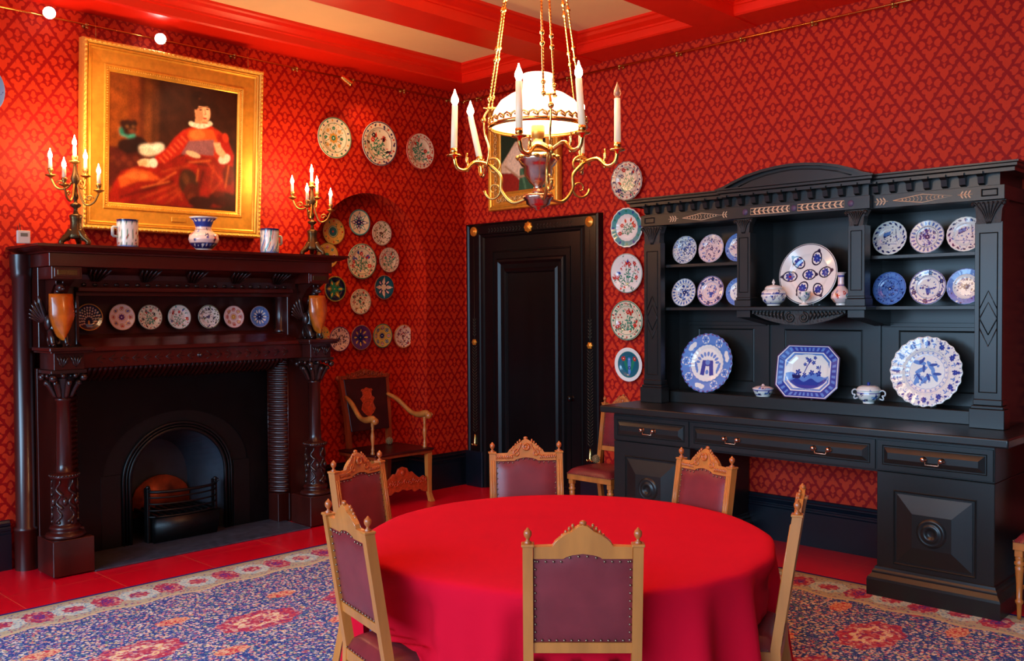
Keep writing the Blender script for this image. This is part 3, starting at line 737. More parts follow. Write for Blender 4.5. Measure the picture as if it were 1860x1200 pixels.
def P_iznik(p, k, cols=('red', 'blue'), rimc='blue', base2=None):
    p.scatter(46, .68, .93, .05, [rimc, 'green', cols[0], 'dblue'], k + 3); p.scatter(34, .1, .62, .06, ['green', 'dblue', cols[0], cols[1]], k + 5)
    p.ring(.95, .985, rimc); p.rimdots(20, .84, .055, [rimc, cols[0]]); p.ring(.70, .715, rimc); p.spray(list(cols), k, .62, 9, 'green', .13)
def P_tulips(p, k): p.scatter(40, .1, .9, .06, ['green', 'red', 'tq'], k + 1); p.ring(.96, .985, 'green'); p.spray(['red', 'red', 'red', 'blue'], k, .80, 9, 'green', .13); p.scatter(8, .3, .8, .07, ['red', 'green'], k)
def P_rosette(p, k, a='red', b='green'):
    p.scatter(40, .3, .7, .05, [b, a, 'olive', 'dblue'], k)
    p.ring(.95, .98, b); p.rimdots(18, .85, .06, [b, 'dblue', a]); p.ring(.70, .715, b); p.flower(0, 0, .26, a, 'dblue', 8); p.flower(0, 0, .14, b, 'white', 8)
    for i in range(8): q = 2 * PI * i / 8; p.flower(.48 * math.cos(q), .48 * math.sin(q), .10, a if i % 2 else b, 'cream'); p.line([(.25 * math.cos(q + .3), .25 * math.sin(q + .3)), (.5 * math.cos(q + .4), .5 * math.sin(q + .4))], .014, b)
def P_greenrim(p, k): p.ring(.68, 1.1, 'tq'); p.rimdots(12, .84, .07, ['blue', 'green']); p.ring(.95, .99, 'white'); p.ring(.62, .69, 'purple'); p.ring(.64, .67, 'white'); p.spray(['red'], k, .5, 6, 'green', .12)
def P_greenfield(p, k):
    p.ring(0, .76, 'teal'); p.ring(.74, .77, 'green'); p.ell(0, -.1, .12, .5, 0, 'lblue'); p.ell(-.24, .0, .1, .4, .3, 'green'); p.ell(.24, 0, .1, .4, -.3, 'green'); p.flower(-.4, .34, .15, 'red'); p.flower(.4, .34, .15, 'red'); p.flower(0, -.2, .12, 'blue'); p.flower(0, .3, .12, 'lblue')
def P_star(p, k, bg='cream', st='dblue', st2='green', n=8):
    p.ring(.90, 1.1, st2); p.ring(.96, .99, 'ochre')
    for i in range(n): a = 2 * PI * i / n; p.poly([(.86 * math.cos(a), .86 * math.sin(a)), (.45 * math.cos(a + PI / n), .45 * math.sin(a + PI / n)), (.15 * math.cos(a), .15 * math.sin(a)), (.45 * math.cos(a - PI / n), .45 * math.sin(a - PI / n))], st if i % 2 == 0 else st2)
    for i in range(n): a = 2 * PI * i / n; p.ell(.52 * math.cos(a), .52 * math.sin(a), .17, .07, a, bg)
    p.flower(0, 0, .28, st, bg, 8)
def P_concentric(p, k): p.rimdots(12, .8, .08, ['red', 'green', 'ochre']); p.ring(.92, .96, 'olive'); p.ring(.0, .46, 'green'); p.ring(.36, .40, 'cream'); p.flower(0, 0, .32, 'teal', 'red', 8); p.scatter(20, .5, .74, .05, ['olive', 'green', 'red'], k)
def P_peacock(p, k):
    p.ring(.93, .98, 'ochre')
    for r_ in (.35, .52, .69, .84):
        n = int(6 + r_ * 12)
        for i in range(n):
            a = -.25 + (PI + .5) * i / (n - 1); p.ell(r_ * math.cos(a), -.35 + r_ * 1.25 * math.sin(a), .075, .05, a, 'cream'); p.disc(r_ * math.cos(a), -.35 + r_ * 1.25 * math.sin(a), .025, 'blue')
    p.ell(0, -.42, .07, .2, 0, 'yellow'); p.poly([(-.3, -.5), (.3, -.5), (.16, -.74), (-.16, -.74)], 'lblue'); p.disc(0, -.3, .07, 'ochre')
def P_eight(p, k, a='ochre', b='dblue'):
    p.ring(.94, .98, a)
    for i in range(8): q = 2 * PI * i / 8; p.disc(.66 * math.cos(q), .66 * math.sin(q), .18, a); p.disc(.66 * math.cos(q), .66 * math.sin(q), .13, 'white'); p.flower(.66 * math.cos(q), .66 * math.sin(q), .12, b if i % 2 else 'red')
    p.flower(0, 0, .24, b, 'white', 8); p.ring(.28, .30, a)
def P_dense(p, k, cols=('red', 'green', 'dblue')): p.ring(.93, .97, cols[-1]); p.scatter(110, 0, .88, .07, list(cols), k); p.flower(0, 0, .14, cols[0])
def P_oct(p, k):
    X, Y = np.abs(p.x), np.abs(p.y); m = np.maximum(np.maximum(X / .98, Y / .78), (X + Y) / 1.42)
    p.put(m > .97, 'purple'); p.put((m > .74) & (m < .95), 'blue'); g = np.sin(p.a * 34) > .1; p.put((m > .78) & (m < .91) & g, 'lblue'); p.put((m > .70) & (m < .74), 'white'); e = (p.x / .70) ** 2 + (p.y / .52) ** 2
    p.put(m < .70, 'white'); p.put((m < .70) & (e > 1) & (m > .64), 'lblue'); land = (p.y < -.08 + .06 * np.sin(p.x * 9)) & (e < .95); p.put(land, 'lblue'); p.put((p.y < -.24 + .05 * np.sin(p.x * 14)) & (e < .9), 'blue')
    for i, (cx, cy, r) in enumerate(((-.3, -.02, .10), (-.1, -.1, .08), (.12, -.02, .09), (.34, -.04, .09), (-.42, -.12, .07), (.3, .14, .06), (.02, .34, .08), (.16, .28, .07), (-.1, .22, .06), (-.06, .4, .05), (.2, .42, .06))): p.flower(cx, cy, r, 'blue', 'lblue', 5, i)
    p.line([(-.12, -.05), (-.02, .2), (.1, .36)], .014, 'blue'); p.line([(.36, -.1), (.38, .2)], .012, 'blue'); p.poly([(-.5, -.1), (-.2, -.1), (-.24, -.2), (-.46, -.2)], 'dblue')
def mesh_colored(name, V, F, Ccol, matname):
    me = bpy.data.meshes.new(name); me.from_pydata([tuple(v) for v in V], [], F)
    at = me.color_attributes.new('Col', 'FLOAT_COLOR', 'POINT'); at.data.foreach_set('color', np.hstack([Ccol, np.ones((len(Ccol), 1))]).astype(np.float32).ravel())
    me.polygons.foreach_set('use_smooth', [True] * len(me.polygons)); me.materials.append(M[matname]); me.update()
    o = bpy.data.objects.new(name, me); COL.objects.link(o); return o
def plate(name, R, style, base='white', seed=1, rim=None, oct_=False, depth=.13, res=1.0, sc_n=0, sc_a=0.0, kw={}):
    nr = int(34 * res); nt = int(120 * res); rr = np.arange(1, nr + 1) / nr
    def shape(a):
        if not oct_: return 1 + sc_a * math.cos(sc_n * a)
        c, s_ = abs(math.cos(a)), abs(math.sin(a)); return 1 / max(c / .98, s_ / .78, (c + s_) / 1.42)
    an = 2 * PI * np.arange(nt) / nt; sh = np.array([shape(a) for a in an])
    zf = np.interp(rr, [0, .5, .60, .68, .97, 1.0], [0, .004, .03, .075, .125, .118]) * depth / .13
    X = [0.0] + [r * s_ * math.cos(a) for r in rr for a, s_ in zip(an, sh)]; Y = [0.0] + [r * s_ * math.sin(a) for r in rr for a, s_ in zip(an, sh)]
    Z = [0.0] + [z for z in zf for _ in an]; x = np.array(X); y = np.array(Y)
    if oct_: p = Paint(x, y, base)
    else:
        rl = np.concatenate([[0], np.repeat(rr, nt)]); al = np.concatenate([[0], np.tile(an, nr)]); p = Paint(rl * np.cos(al), rl * np.sin(al), base)
    style(p, seed, **kw)
    V = np.stack([x * R, y * R, np.array(Z) * R], 1); n0 = len(V)
    F = [(0, 1 + i, 1 + (i + 1) % nt) for i in range(nt)]
    for k in range(nr - 1):
        a = 1 + k * nt; b = a + nt; F += [(a + i, b + i, b + (i + 1) % nt, a + (i + 1) % nt) for i in range(nt)]
    # back : rim lip, underside, foot ring
    back = [(1.0, -.03), (.97, -.045), (.66, -.05), (.58, -.075), (.52, -.075), (.50, -.05), (.02, -.05)]
    VB = [(q * s_ * R * math.cos(a), q * s_ * R * math.sin(a), (h + (.125 * depth / .13 if q > .9 else .03 if q > .62 else 0)) * R) for q, h in back for a, s_ in zip(an, sh)]
    last = 1 + (nr - 1) * nt; prev = last
    for k in range(len(back)):
        b = n0 + k * nt; F += [(prev + i, b + i, b + (i + 1) % nt, prev + (i + 1) % nt) for i in range(nt)]; prev = b
    F.append(tuple(prev + i for i in range(nt)))
    CB = np.tile(CL['white'] * .9 if base in ('white', 'pinkw', 'cream') else CL['cream'] * .8, (len(VB), 1))
    if rim: p.put(p.r > .965, rim)
    return mesh_colored(name, np.vstack([V, np.array(VB)]), F, np.vstack([p.c, CB]), 'china')
def hang(o, n_axis, pos, tiltdeg=0.0, spin=0.0):
    """stand the plate up : its face (+Z) turned to n_axis ('X' or '-Y'), leaning back by tiltdeg"""
    if n_axis == 'X': A = Matrix(((0, 0, 1), (1, 0, 0), (0, 1, 0))).to_4x4(); til = Matrix.Rotation(math.radians(-tiltdeg), 4, 'Y')
    else: A = Matrix(((1, 0, 0), (0, 0, -1), (0, 1, 0))).to_4x4(); til = Matrix.Rotation(math.radians(-tiltdeg), 4, 'X')
    o.matrix_world = Matrix.Translation(pos) @ til @ A @ Matrix.Rotation(math.radians(spin), 4, 'Z')
def wallplates():
    rows = [  # name, axis, pos, R, style, base, seed, rim, kw, res, label, group
     ('X', (.035, -1.635, 3.335), .182, P_rosette, 'cream', 3, None, dict(a='ochre', b='green'), 'cream plate with a dotted rim, leftmost of the three high above the niche', 'plates high above the arched niche'),
     ('X', (.035, -1.129, 3.344), .205, P_iznik, 'cream', 14, None, dict(cols=('red', 'black'), rimc='dblue'), 'dark-rimmed plate with red flowers, middle of the three high above the niche', 'plates high above the arched niche'),
     ('X', (.035, -.627, 3.332), .178, P_iznik, 'cream', 25, 'red', dict(cols=('red', 'green'), rimc='red'), 'deep dish with a green-edged rim, rightmost of the three high above the niche', 'plates high above the arched niche'),
     ('X', (.035, -4.575, 3.309), .20, P_bluerim, 'white', 5, None, {}, 'blue and white plate cut off by the left edge above the mantel end', None),
     ('X', (-.262, -1.14, 2.63), .124, P_star, 'cream', 1, 'tq', dict(bg='white', st='dblue', st2='tq'), 'turquoise-rimmed plate with a dark blue star, topmost in the arched niche', 'small plates hung in the arched niche'),
     ('X', (-.262, -1.44, 2.527), .122, P_concentric, 'yellow', 2, None, {}, 'yellow plate with a green central disc at the upper left of the niche', 'small plates hung in the arched niche'),
     ('X', (-.262, -.872, 2.541), .119, P_dense, 'cream', 7, None, dict(cols=('brown', 'olive', 'black')), 'speckled brown and olive plate at the upper right of the niche', 'small plates hung in the arched niche'),
     ('X', (-.262, -1.511, 2.30), .119, P_eight, 'yellow', 4, 'olive', dict(a='ochre', b='green'), 'ochre and green flowered plate partly behind the mantel shelf end', 'small plates hung in the arched niche'),
     ('X', (-.262, -1.118, 2.259), .170, P_iznik, 'cream', 33, None, dict(cols=('red', 'blue'), rimc='green'), 'largest plate in the niche, red tulip sprays on cream, at the centre of the ring', 'small plates hung in the arched niche'),
     ('X', (-.262, -.782, 2.283), .123, P_iznik, 'cream', 41, None, dict(cols=('red', 'green'), rimc='brown'), 'plate with red flowers to the right of the big central niche plate', 'small plates hung in the arched niche'),
     ('X', (-.262, -1.428, 1.991), .121, P_star, 'navy', 3, None, dict(bg='yellow', st='green', st2='olive', n=6), 'dark plate with a green and yellow star at the lower left of the niche ring', 'small plates hung in the arched niche'),
     ('X', (-.262, -.847, 2.013), .120, P_star, 'teal', 6, None, dict(bg='pinkw', st='cream', st2='dblue'), 'blue-rimmed plate with a pale eight-petal flower at the lower right of the niche ring', 'small plates hung in the arched niche'),
     ('X', (-.262, -1.136, 1.872), .122, P_dense, 'cream', 18, None, dict(cols=('green', 'red', 'black')), 'cream plate with scattered dark and red flowers at the foot of the niche ring', 'small plates hung in the arched niche'),
     ('X', (-.262, -1.60, 1.543), .110, P_concentric, 'yellow', 12, None, {}, 'yellow plate mostly hidden behind the griffin, first of the bottom niche row', 'bottom row of niche plates'),
     ('X', (-.262, -1.384, 1.519), .119, P_dense, 'pinkw', 23, 'purple', dict(cols=('dblue', 'brown', 'purple')), 'purple-rimmed plate with dense dark scrolls in the bottom niche row beside the griffin', 'bottom row of niche plates'),
     ('X', (-.262, -1.133, 1.528), .121, P_star, 'purple', 9, None, dict(bg='yellow', st='dblue', st2='purple'), 'purple plate with a yellow ringed flower, middle one of the bottom niche row', 'bottom row of niche plates'),
     ('X', (-.262, -.873, 1.538), .118, P_eight, 'yellow', 8, 'green', dict(a='green', b='dblue'), 'yellow-green plate with blue spots, second from right in the bottom niche row', 'bottom row of niche plates'),
     ('X', (-.262, -.609, 1.526), .119, P_dense, 'cream', 29, 'ochre', dict(cols=('brown', 'purple', 'red')), 'tan and mauve plate at the right end of the bottom niche row', 'bottom row of niche plates'),
     ('-Y', (2.108, -.035, 2.897), .168, P_iznik, 'cream', 51, None, dict(cols=('red', 'dblue'), rimc='dblue'), 'scalloped plate with a speckled blue and red rim, topmost of the column beside the dresser', 'column of plates between door and dresser'),
     ('-Y', (2.107, -.035, 2.494), .172, P_greenrim, 'white', 6, None, {}, 'green-rimmed plate with red tulips, second from top beside the dresser', 'column of plates between door and dresser'),
     ('-Y', (2.105, -.035, 2.099), .171, P_tulips, 'white', 71, None, {}, 'white plate covered in red carnations, middle of the column beside the dresser', 'column of plates between door and dresser'),
     ('-Y', (2.104, -.035, 1.689), .174, P_iznik, 'cream', 86, None, dict(cols=('red', 'red'), rimc='green'), 'white plate with red flowers and a fine grey-green border, fourth down beside the dresser', 'column of plates between door and dresser'),
     ('-Y', (2.12, -.035, 1.305), .148, P_greenfield, 'white', 7, None, {}, 'white-rimmed plate with a teal green centre, lowest of the column beside the dresser', 'column of plates between door and dresser')]
    for ax, pos, R, st, base, seed, rim, kw, label, grp in rows:
        scal = dict(sc_n=18, sc_a=.012) if (ax == '-Y' and pos[2] > 2.3) else {}
        o = plate('wall_plate', R, st, base, seed, rim, kw=kw, res=1.25 if R > .13 else 1.0, **scal); hang(o, ax, pos, -1.5 if ax == 'X' else -2); tag(o, label, 'plate', grp)
    # seven plates in the overmantel recess
    mp = [(-3.852, .100, P_peacock, 'navy', 1, {}, 'dark plate with a fanned peacock tail pattern, leftmost on the mantelpiece'),
          (-3.61, .098, P_eight, 'pinkw', 2, dict(a='ochre', b='purple'), 'orange-tinted plate ringed with round flowers, second from left on the mantelpiece'),
          (-3.393, .095, P_iznik, 'cream', 95, dict(cols=('red', 'black'), rimc='black'), 'cream plate with two red flowers at its top, third from left on the mantelpiece'),
          (-3.158, .095, P_tulips, 'white', 98, {}, 'white plate with a spray of red and green flowers, middle of the mantelpiece row'),
          (-2.907, .094, P_dense, 'white', 34, dict(cols=('dblue', 'black', 'olive')), 'white plate with large dark blue blossoms, third from right on the mantelpiece'),
          (-2.688, .091, P_eight, 'pinkw', 5, dict(a='red', b='ochre'), 'small pinkish plate ringed with round flowers, second from right on the mantelpiece'),
          (-2.449, .090, P_star, 'lblue', 6, dict(bg='white', st='dblue', st2='lblue', n=12), 'small blue-rimmed plate with a radiating star, rightmost on the mantelpiece')]
    for y, R, st, base, seed, kw, label in mp:
        o = plate('mantel_plate', R, st, base, seed, kw=kw, res=.95); hang(o, 'X', (.105, y, 1.652 + R), 4); tag(o, label, 'plate', 'row of plates on the mantelpiece')
wallplates()
def dresserplates():
    D = [('dresser_plate', (2.865, 2.142), .112, P_garland, 'white', 1, {}, 'dark blue flowered plate, left one on the upper left dresser shelf'),
     ('dresser_plate', (3.108, 2.142), .112, P_dense, 'pinkw', 61, dict(cols=('dblue', 'purple', 'lblue')), 'pale plate with scattered violet flowers, second on the upper left dresser shelf'),
     ('dresser_plate', (3.345, 2.142), .110, P_bluerim, 'pinkw', 62, {}, 'plate half hidden by the left pilaster on the upper left dresser shelf'),
     ('dresser_plate', (4.500, 2.142), .116, P_scene, 'white', 63, {}, 'grey-white plate with a blue bridge scene, left one on the upper right dresser shelf'),
     ('dresser_plate', (4.746, 2.142), .111, P_petalrim, 'white', 64, {}, 'blue plate with a dense flower centre, middle one on the upper right dresser shelf'),
     ('dresser_plate', (4.985, 2.142), .114, P_scene, 'white', 65, {}, 'scalloped white plate with a landscape, against the right pilaster on the upper right shelf'),
     ('dresser_plate', (2.855, 1.805), .112, P_petalrim, 'white', 66, {}, 'petal-rimmed blue plate, left one on the lower left dresser shelf'),
     ('dresser_plate', (3.103, 1.805), .119, P_basket, 'pinkw', 67, {}, 'pinkish plate with a blue flower basket, second on the lower left dresser shelf'),
     ('dresser_plate', (3.350, 1.805), .110, P_bluerim, 'white', 68, {}, 'blue-bordered plate half hidden by the left pilaster on the lower left shelf'),
     ('dresser_plate', (4.500, 1.805), .113, P_garland, 'lblue', 69, {}, 'all-over blue plate, left one on the lower right dresser shelf'),
     ('dresser_plate', (4.753, 1.805), .118, P_basket, 'white', 70, {}, 'white plate with blue rim sprays, middle one on the lower right dresser shelf'),
     ('dresser_plate', (4.990, 1.805), .117, P_bluerim, 'white', 72, {}, 'light blue rimmed plate against the right pilaster on the lower right shelf')]
    for nm, (x, z), R, st, base, seed, kw, label in D:
        o = plate(nm, R, st, base, seed, kw=kw, res=1.2, sc_n=24, sc_a=.006); hang(o, '-Y', (x, -.285, z + R * .98 + .002), 10); tag(o, label, 'plate', 'small blue and white plates on the dresser shelves')
    o = plate('charger', .222, P_paisley, 'white', 1, res=2.4); hang(o, '-Y', (3.925, -.30, 1.812 + .217), 9); tag(o, 'large pale charger with dark leaf-shaped medallions in the middle bay of the dresser', 'plate')
    o = plate('charger', .232, P_cloudlion, 'white', 1, res=2.4, sc_n=26, sc_a=.012); hang(o, '-Y', (3.067, -.28, 1.135 + .226), 10); tag(o, 'large scalloped light blue and white charger on the left of the dresser ledge', 'plate')
    o = plate('octagonal_platter', .246, P_oct, 'white', 1, oct_=True, res=2.4, depth=.09); hang(o, '-Y', (3.905, -.28, 1.135 + .193), 10); tag(o, 'eight-sided blue and white landscape platter in the middle of the dresser ledge', 'platter')
    o = plate('charger', .232, P_phoenix, 'white', 1, res=2.4, sc_n=24, sc_a=.014); hang(o, '-Y', (4.745, -.28, 1.135 + .229), 10); tag(o, 'largest scalloped blue and white charger on the right of the dresser ledge', 'plate')
    for x, z, wd, label in ((3.067, 1.135, .07, 'clear stand under the light blue charger'), (3.905, 1.135, .10, 'clear stand under the eight-sided platter'), (4.745, 1.135, .09, 'clear stand under the right-hand large charger'), (3.945, 1.807, .07, 'clear stand under the pale medallion charger')):
        b = MB(); y0 = -.325 if z > 1.5 else -.305
        for s in (-1, 1):
            b.box(x + s * wd / 2 - .004, x + s * wd / 2 + .004, y0 - .022, y0 + .07, z, z + .007); b.box(x + s * wd / 2 - .004, x + s * wd / 2 + .004, y0 - .022, y0 - .016, z + .006, z + .032)
        b.box(x - wd / 2, x + wd / 2, y0 + .06, y0 + .066, z, z + .06)
        tag(b.build('plate_stand', 'glass'), label, 'plate stand', 'clear plate stands on the dresser')
dresserplates()

def pot(name, prof, pos, painter, base, label, cat, seed=1, nt=72, extra=None, sub=4):
    """turned and painted pot: prof (r,z) ; painter(p, u 0..1 round, v 0..1 up)"""
    P2 = []
    for (r0, z0), (r1, z1) in zip(prof[:-1], prof[1:]):
        for k in range(sub): t = k / sub; P2.append((r0 + (r1 - r0) * t, z0 + (z1 - z0) * t))
    P2.append(prof[-1]); nr = len(P2); V = []; U = []; W = []
    zmax = max(z for r, z in prof)
    for r, z in P2:
        for i in range(nt): a = 2 * PI * i / nt; V.append((max(r, 1e-4) * math.cos(a), max(r, 1e-4) * math.sin(a), z)); U.append(i / nt); W.append(z / zmax)
    F = [(k * nt + i, k * nt + (i + 1) % nt, (k + 1) * nt + (i + 1) % nt, (k + 1) * nt + i) for k in range(nr - 1) for i in range(nt)]
    p = Paint(np.array(U) * 6, np.array(W) * 2, base); painter(p); o = mesh_colored(name, np.array(V), F, p.c, 'china')
    return o
def scat_strip(p, v0, v1, n, size, cols, seed):
    g = random.Random(seed)
    for _ in range(n):
        x, y = g.uniform(0, 6), g.uniform(v0 * 2, v1 * 2); k = g.choice(cols)
        if g.random() < .5: p.flower(x, y, size * g.uniform(.7, 1.3), k, 'white', 6, g.random())
        else: p.leaf(x, y, g.random() * 6.3, size * 2.2, k)
def band(p, v0, v1, col): p.put((p.y >= v0 * 2) & (p.y <= v1 * 2), col)
def smallchina():
    # mantel shelf (top 2.245) : tankards, vase
    MZ = 2.247
    def tank(label, y, hs, seed, diag):
        t = thing('tankard', label, 'tankard', (.43, y, MZ)); h = .20; r = .074
        def pt(p):
            band(p, .0, .05, 'lblue'); band(p, .93, 1.0, 'dblue')
            if diag:
                for i in range(10): p.line([(i * .62, .12), (i * .62 + .55, 1.0), (i * .62 + .7, 1.8)], .07, 'lblue' if i % 2 else 'tq'); p.line([(i * .62 + .2, .12), (i * .62 + .75, 1.0), (i * .62 + .9, 1.8)], .03, 'red' if i % 3 else 'dblue')
            else:
                for i in range(12): p.line([(i * .5, .15), (i * .5 + .1, .9), (i * .5, 1.8)], .025, 'green')
                scat_strip(p, .1, .9, 34, .11, ['red', 'red', 'green', 'dblue'], seed)
        o = pot('body', [(.0, 0), (r * .93, 0), (r * .97, .01), (r, .05), (r * .97, .12), (r, h - .01), (r * 1.02, h), (r * .95, h), (r * .93, h - .012), (r * .9, .02), (0, .015)], None, pt, 'white', '', ''); o.parent = t
        b = MB(); k = hs; b.tube([(0, k * (r - .005), .145), (0, k * (r + .03), .145), (0, k * (r + .034), .14), (0, k * (r + .034), .085), (0, k * (r + .03), .08), (0, k * (r - .005), .078)], [.009, .009, .011, .011, .009, .009], 8)
        o2 = b.build('handle', M['china_plain'], t)
    M['china_plain'] = mat('plain_china', (190, 200, 204), .18, coat=.3)
    M['china_blue'] = mat('blue_china', (70, 92, 160), .18, coat=.3)
    tank('white tankard with red flowers and its handle to the left, beside the left candelabrum', -3.70, -1, 7, False)
    tank('tankard with slanting blue and red stripes, handle to the right, near the right candelabrum', -2.545, 1, 8, True)
    def vp(p):
        band(p, 0, .05, 'white'); band(p, .05, .22, 'dblue'); band(p, .70, 1.0, 'blue'); band(p, .95, 1.0, 'white'); scat_strip(p, .07, .2, 20, .07, ['lblue', 'white'], 2); scat_strip(p, .25, .60, 44, .12, ['blue', 'dblue', 'red', 'lblue'], 5); band(p, .62, .64, 'dblue')
        for i in range(14): p.ell(i * .43, 1.78, .12, .07, 0, 'white')
    o = pot('vase', [(0, 0), (.055, 0), (.058, .012), (.095, .045), (.112, .085), (.105, .12), (.07, .15), (.057, .165), (.06, .19), (.075, .225), (.105, .255), (.10, .256), (.068, .225), (.05, .19), (0, .17)], None, vp, 'pinkw', '', ''); o.location = (.43, -3.115, MZ)
    tag(o, 'blue and white vase with a flared neck in the middle of the mantel shelf', 'vase')
    t = thing('thermostat', 'small white electronic monitor with an aerial at the left end of the mantel shelf', 'monitor', (.43, -4.40, MZ))
    b = MB(); b.box(-.014, .014, -.04, .04, 0, .085, .004, 2); b.build('case', 'white_plastic', t)
    b = MB(); b.box(.0142, .0155, -.022, .022, .045, .068); b.build('display', 'grey_screen', t)
    b = MB(); b.tube([(-.004, -.015, .085), (-.004, -.022, .135)], .0025, 6); b.tube([(-.004, -.034, .085), (-.004, -.036, .12)], .0018, 6); b.build('aerial', 'iron', t)
    # dresser middle shelf
    z = 1.807
    def g1(p): band(p, 0, .06, 'white'); band(p, .1, .16, 'blue'); scat_strip(p, .18, .62, 46, .14, ['blue', 'dblue', 'lblue'], 3); band(p, .66, .70, 'blue'); scat_strip(p, .72, .9, 24, .08, ['blue', 'dblue'], 8)
    t = thing('ginger_jar', 'round lidded blue and white jar with a white knob on the middle dresser shelf', 'jar', (3.72, -.44, z))
    o = pot('body', [(0, 0), (.045, 0), (.048, .01), (.075, .035), (.088, .07), (.082, .10), (.058, .122), (.056, .125)], None, g1, 'white', '', ''); o.parent = t
    def g2(p): scat_strip(p, .0, .55, 24, .14, ['blue', 'dblue', 'lblue'], 13); band(p, .62, 1, 'white')
    o = pot('lid', [(.062, .122), (.062, .127), (.05, .142), (.02, .15), (.007, .152), (.006, .158), (.012, .165), (.009, .175), (.003, .19), (0, .192)], None, g2, 'white', '', ''); o.parent = t
    def cu(p): band(p, .0, .3, 'white'); scat_strip(p, .4, .95, 26, .2, ['blue', 'dblue', 'green'], 4)
    o = pot('egg_cup', [(0, 0), (.034, 0), (.034, .006), (.012, .018), (.010, .03), (.03, .045), (.044, .068), (.047, .10), (.043, .10), (.038, .065), (0, .045)], None, cu, 'white', '', '', sub=3); o.location = (3.955, -.44, z); tag(o, 'small blue and white footed cup in front of the pale medallion charger', 'cup')
    def bv(p): band(p, 0, .05, 'white'); scat_strip(p, .06, .42, 30, .13, ['blue', 'red', 'ochre', 'tq'], 4); band(p, .6, .66, 'blue'); band(p, .86, .9, 'blue'); scat_strip(p, .66, .85, 16, .08, ['blue'], 5)
    o = pot('bottle_vase', [(0, 0), (.034, 0), (.034, .014), (.045, .02), (.068, .05), (.062, .085), (.035, .118), (.022, .135), (.020, .19), (.024, .215), (.036, .225), (.030, .225), (.016, .2), (0, .19)], None, bv, 'pinkw', '', ''); o.location = (4.228, -.44, z); tag(o, 'slender-necked blue and pink bottle vase against the right inner pilaster of the dresser', 'vase')
    # ledge
    z = 1.135
    def b1(p): band(p, 0, .12, 'white'); scat_strip(p, .2, .72, 26, .2, ['dblue', 'blue', 'lblue'], 9); band(p, .8, .84, 'blue')
    t = thing('sauce_tureen', 'tiny lidded blue and white bowl between the left charger and the platter', 'bowl', (3.57, -.32, z))
    o = pot('bowl', [(0, 0), (.05, 0), (.052, .006), (.068, .03), (.078, .058), (.074, .058), (.06, .03), (0, .02)], None, b1, 'white', '', '', sub=3); o.parent = t
    o = pot('lid', [(.078, .058), (.078, .062), (.05, .075), (.012, .08), (.010, .086), (.006, .092), (0, .093)], None, lambda p: scat_strip(p, 0, 1, 20, .3, ['lblue', 'purple'], 3), 'pinkw', '', '', sub=3); o.parent = t
    t = thing('two_handled_pot', 'lidded blue and white pot with two scroll handles left of the right charger', 'pot', (4.37, -.32, z))
    o = pot('bowl', [(0, 0), (.038, 0), (.038, .012), (.062, .03), (.078, .06), (.076, .085), (.072, .088)], None, b1, 'white', '', ''); o.parent = t
    o = pot('lid', [(.082, .088), (.082, .095), (.064, .115), (.035, .125), (.010, .127), (.008, .132), (.012, .138), (.006, .146), (0, .147)], None, lambda p: (scat_strip(p, 0, .5, 26, .2, ['lblue', 'blue'], 3), band(p, .85, 1, 'blue')), 'white', '', '', sub=3); o.parent = t
    for s in (-1, 1):
        b = MB(); b.tube(curve([(s * .07, 0, .078), (s * .095, 0, .092), (s * .115, 0, .080), (s * .112, 0, .058), (s * .095, 0, .055), (s * .103, 0, .04), (s * .098, 0, .028), (s * .075, 0, .035)], 4), .0055, 8); b.build('handle', M['china_plain'], t)
smallchina()

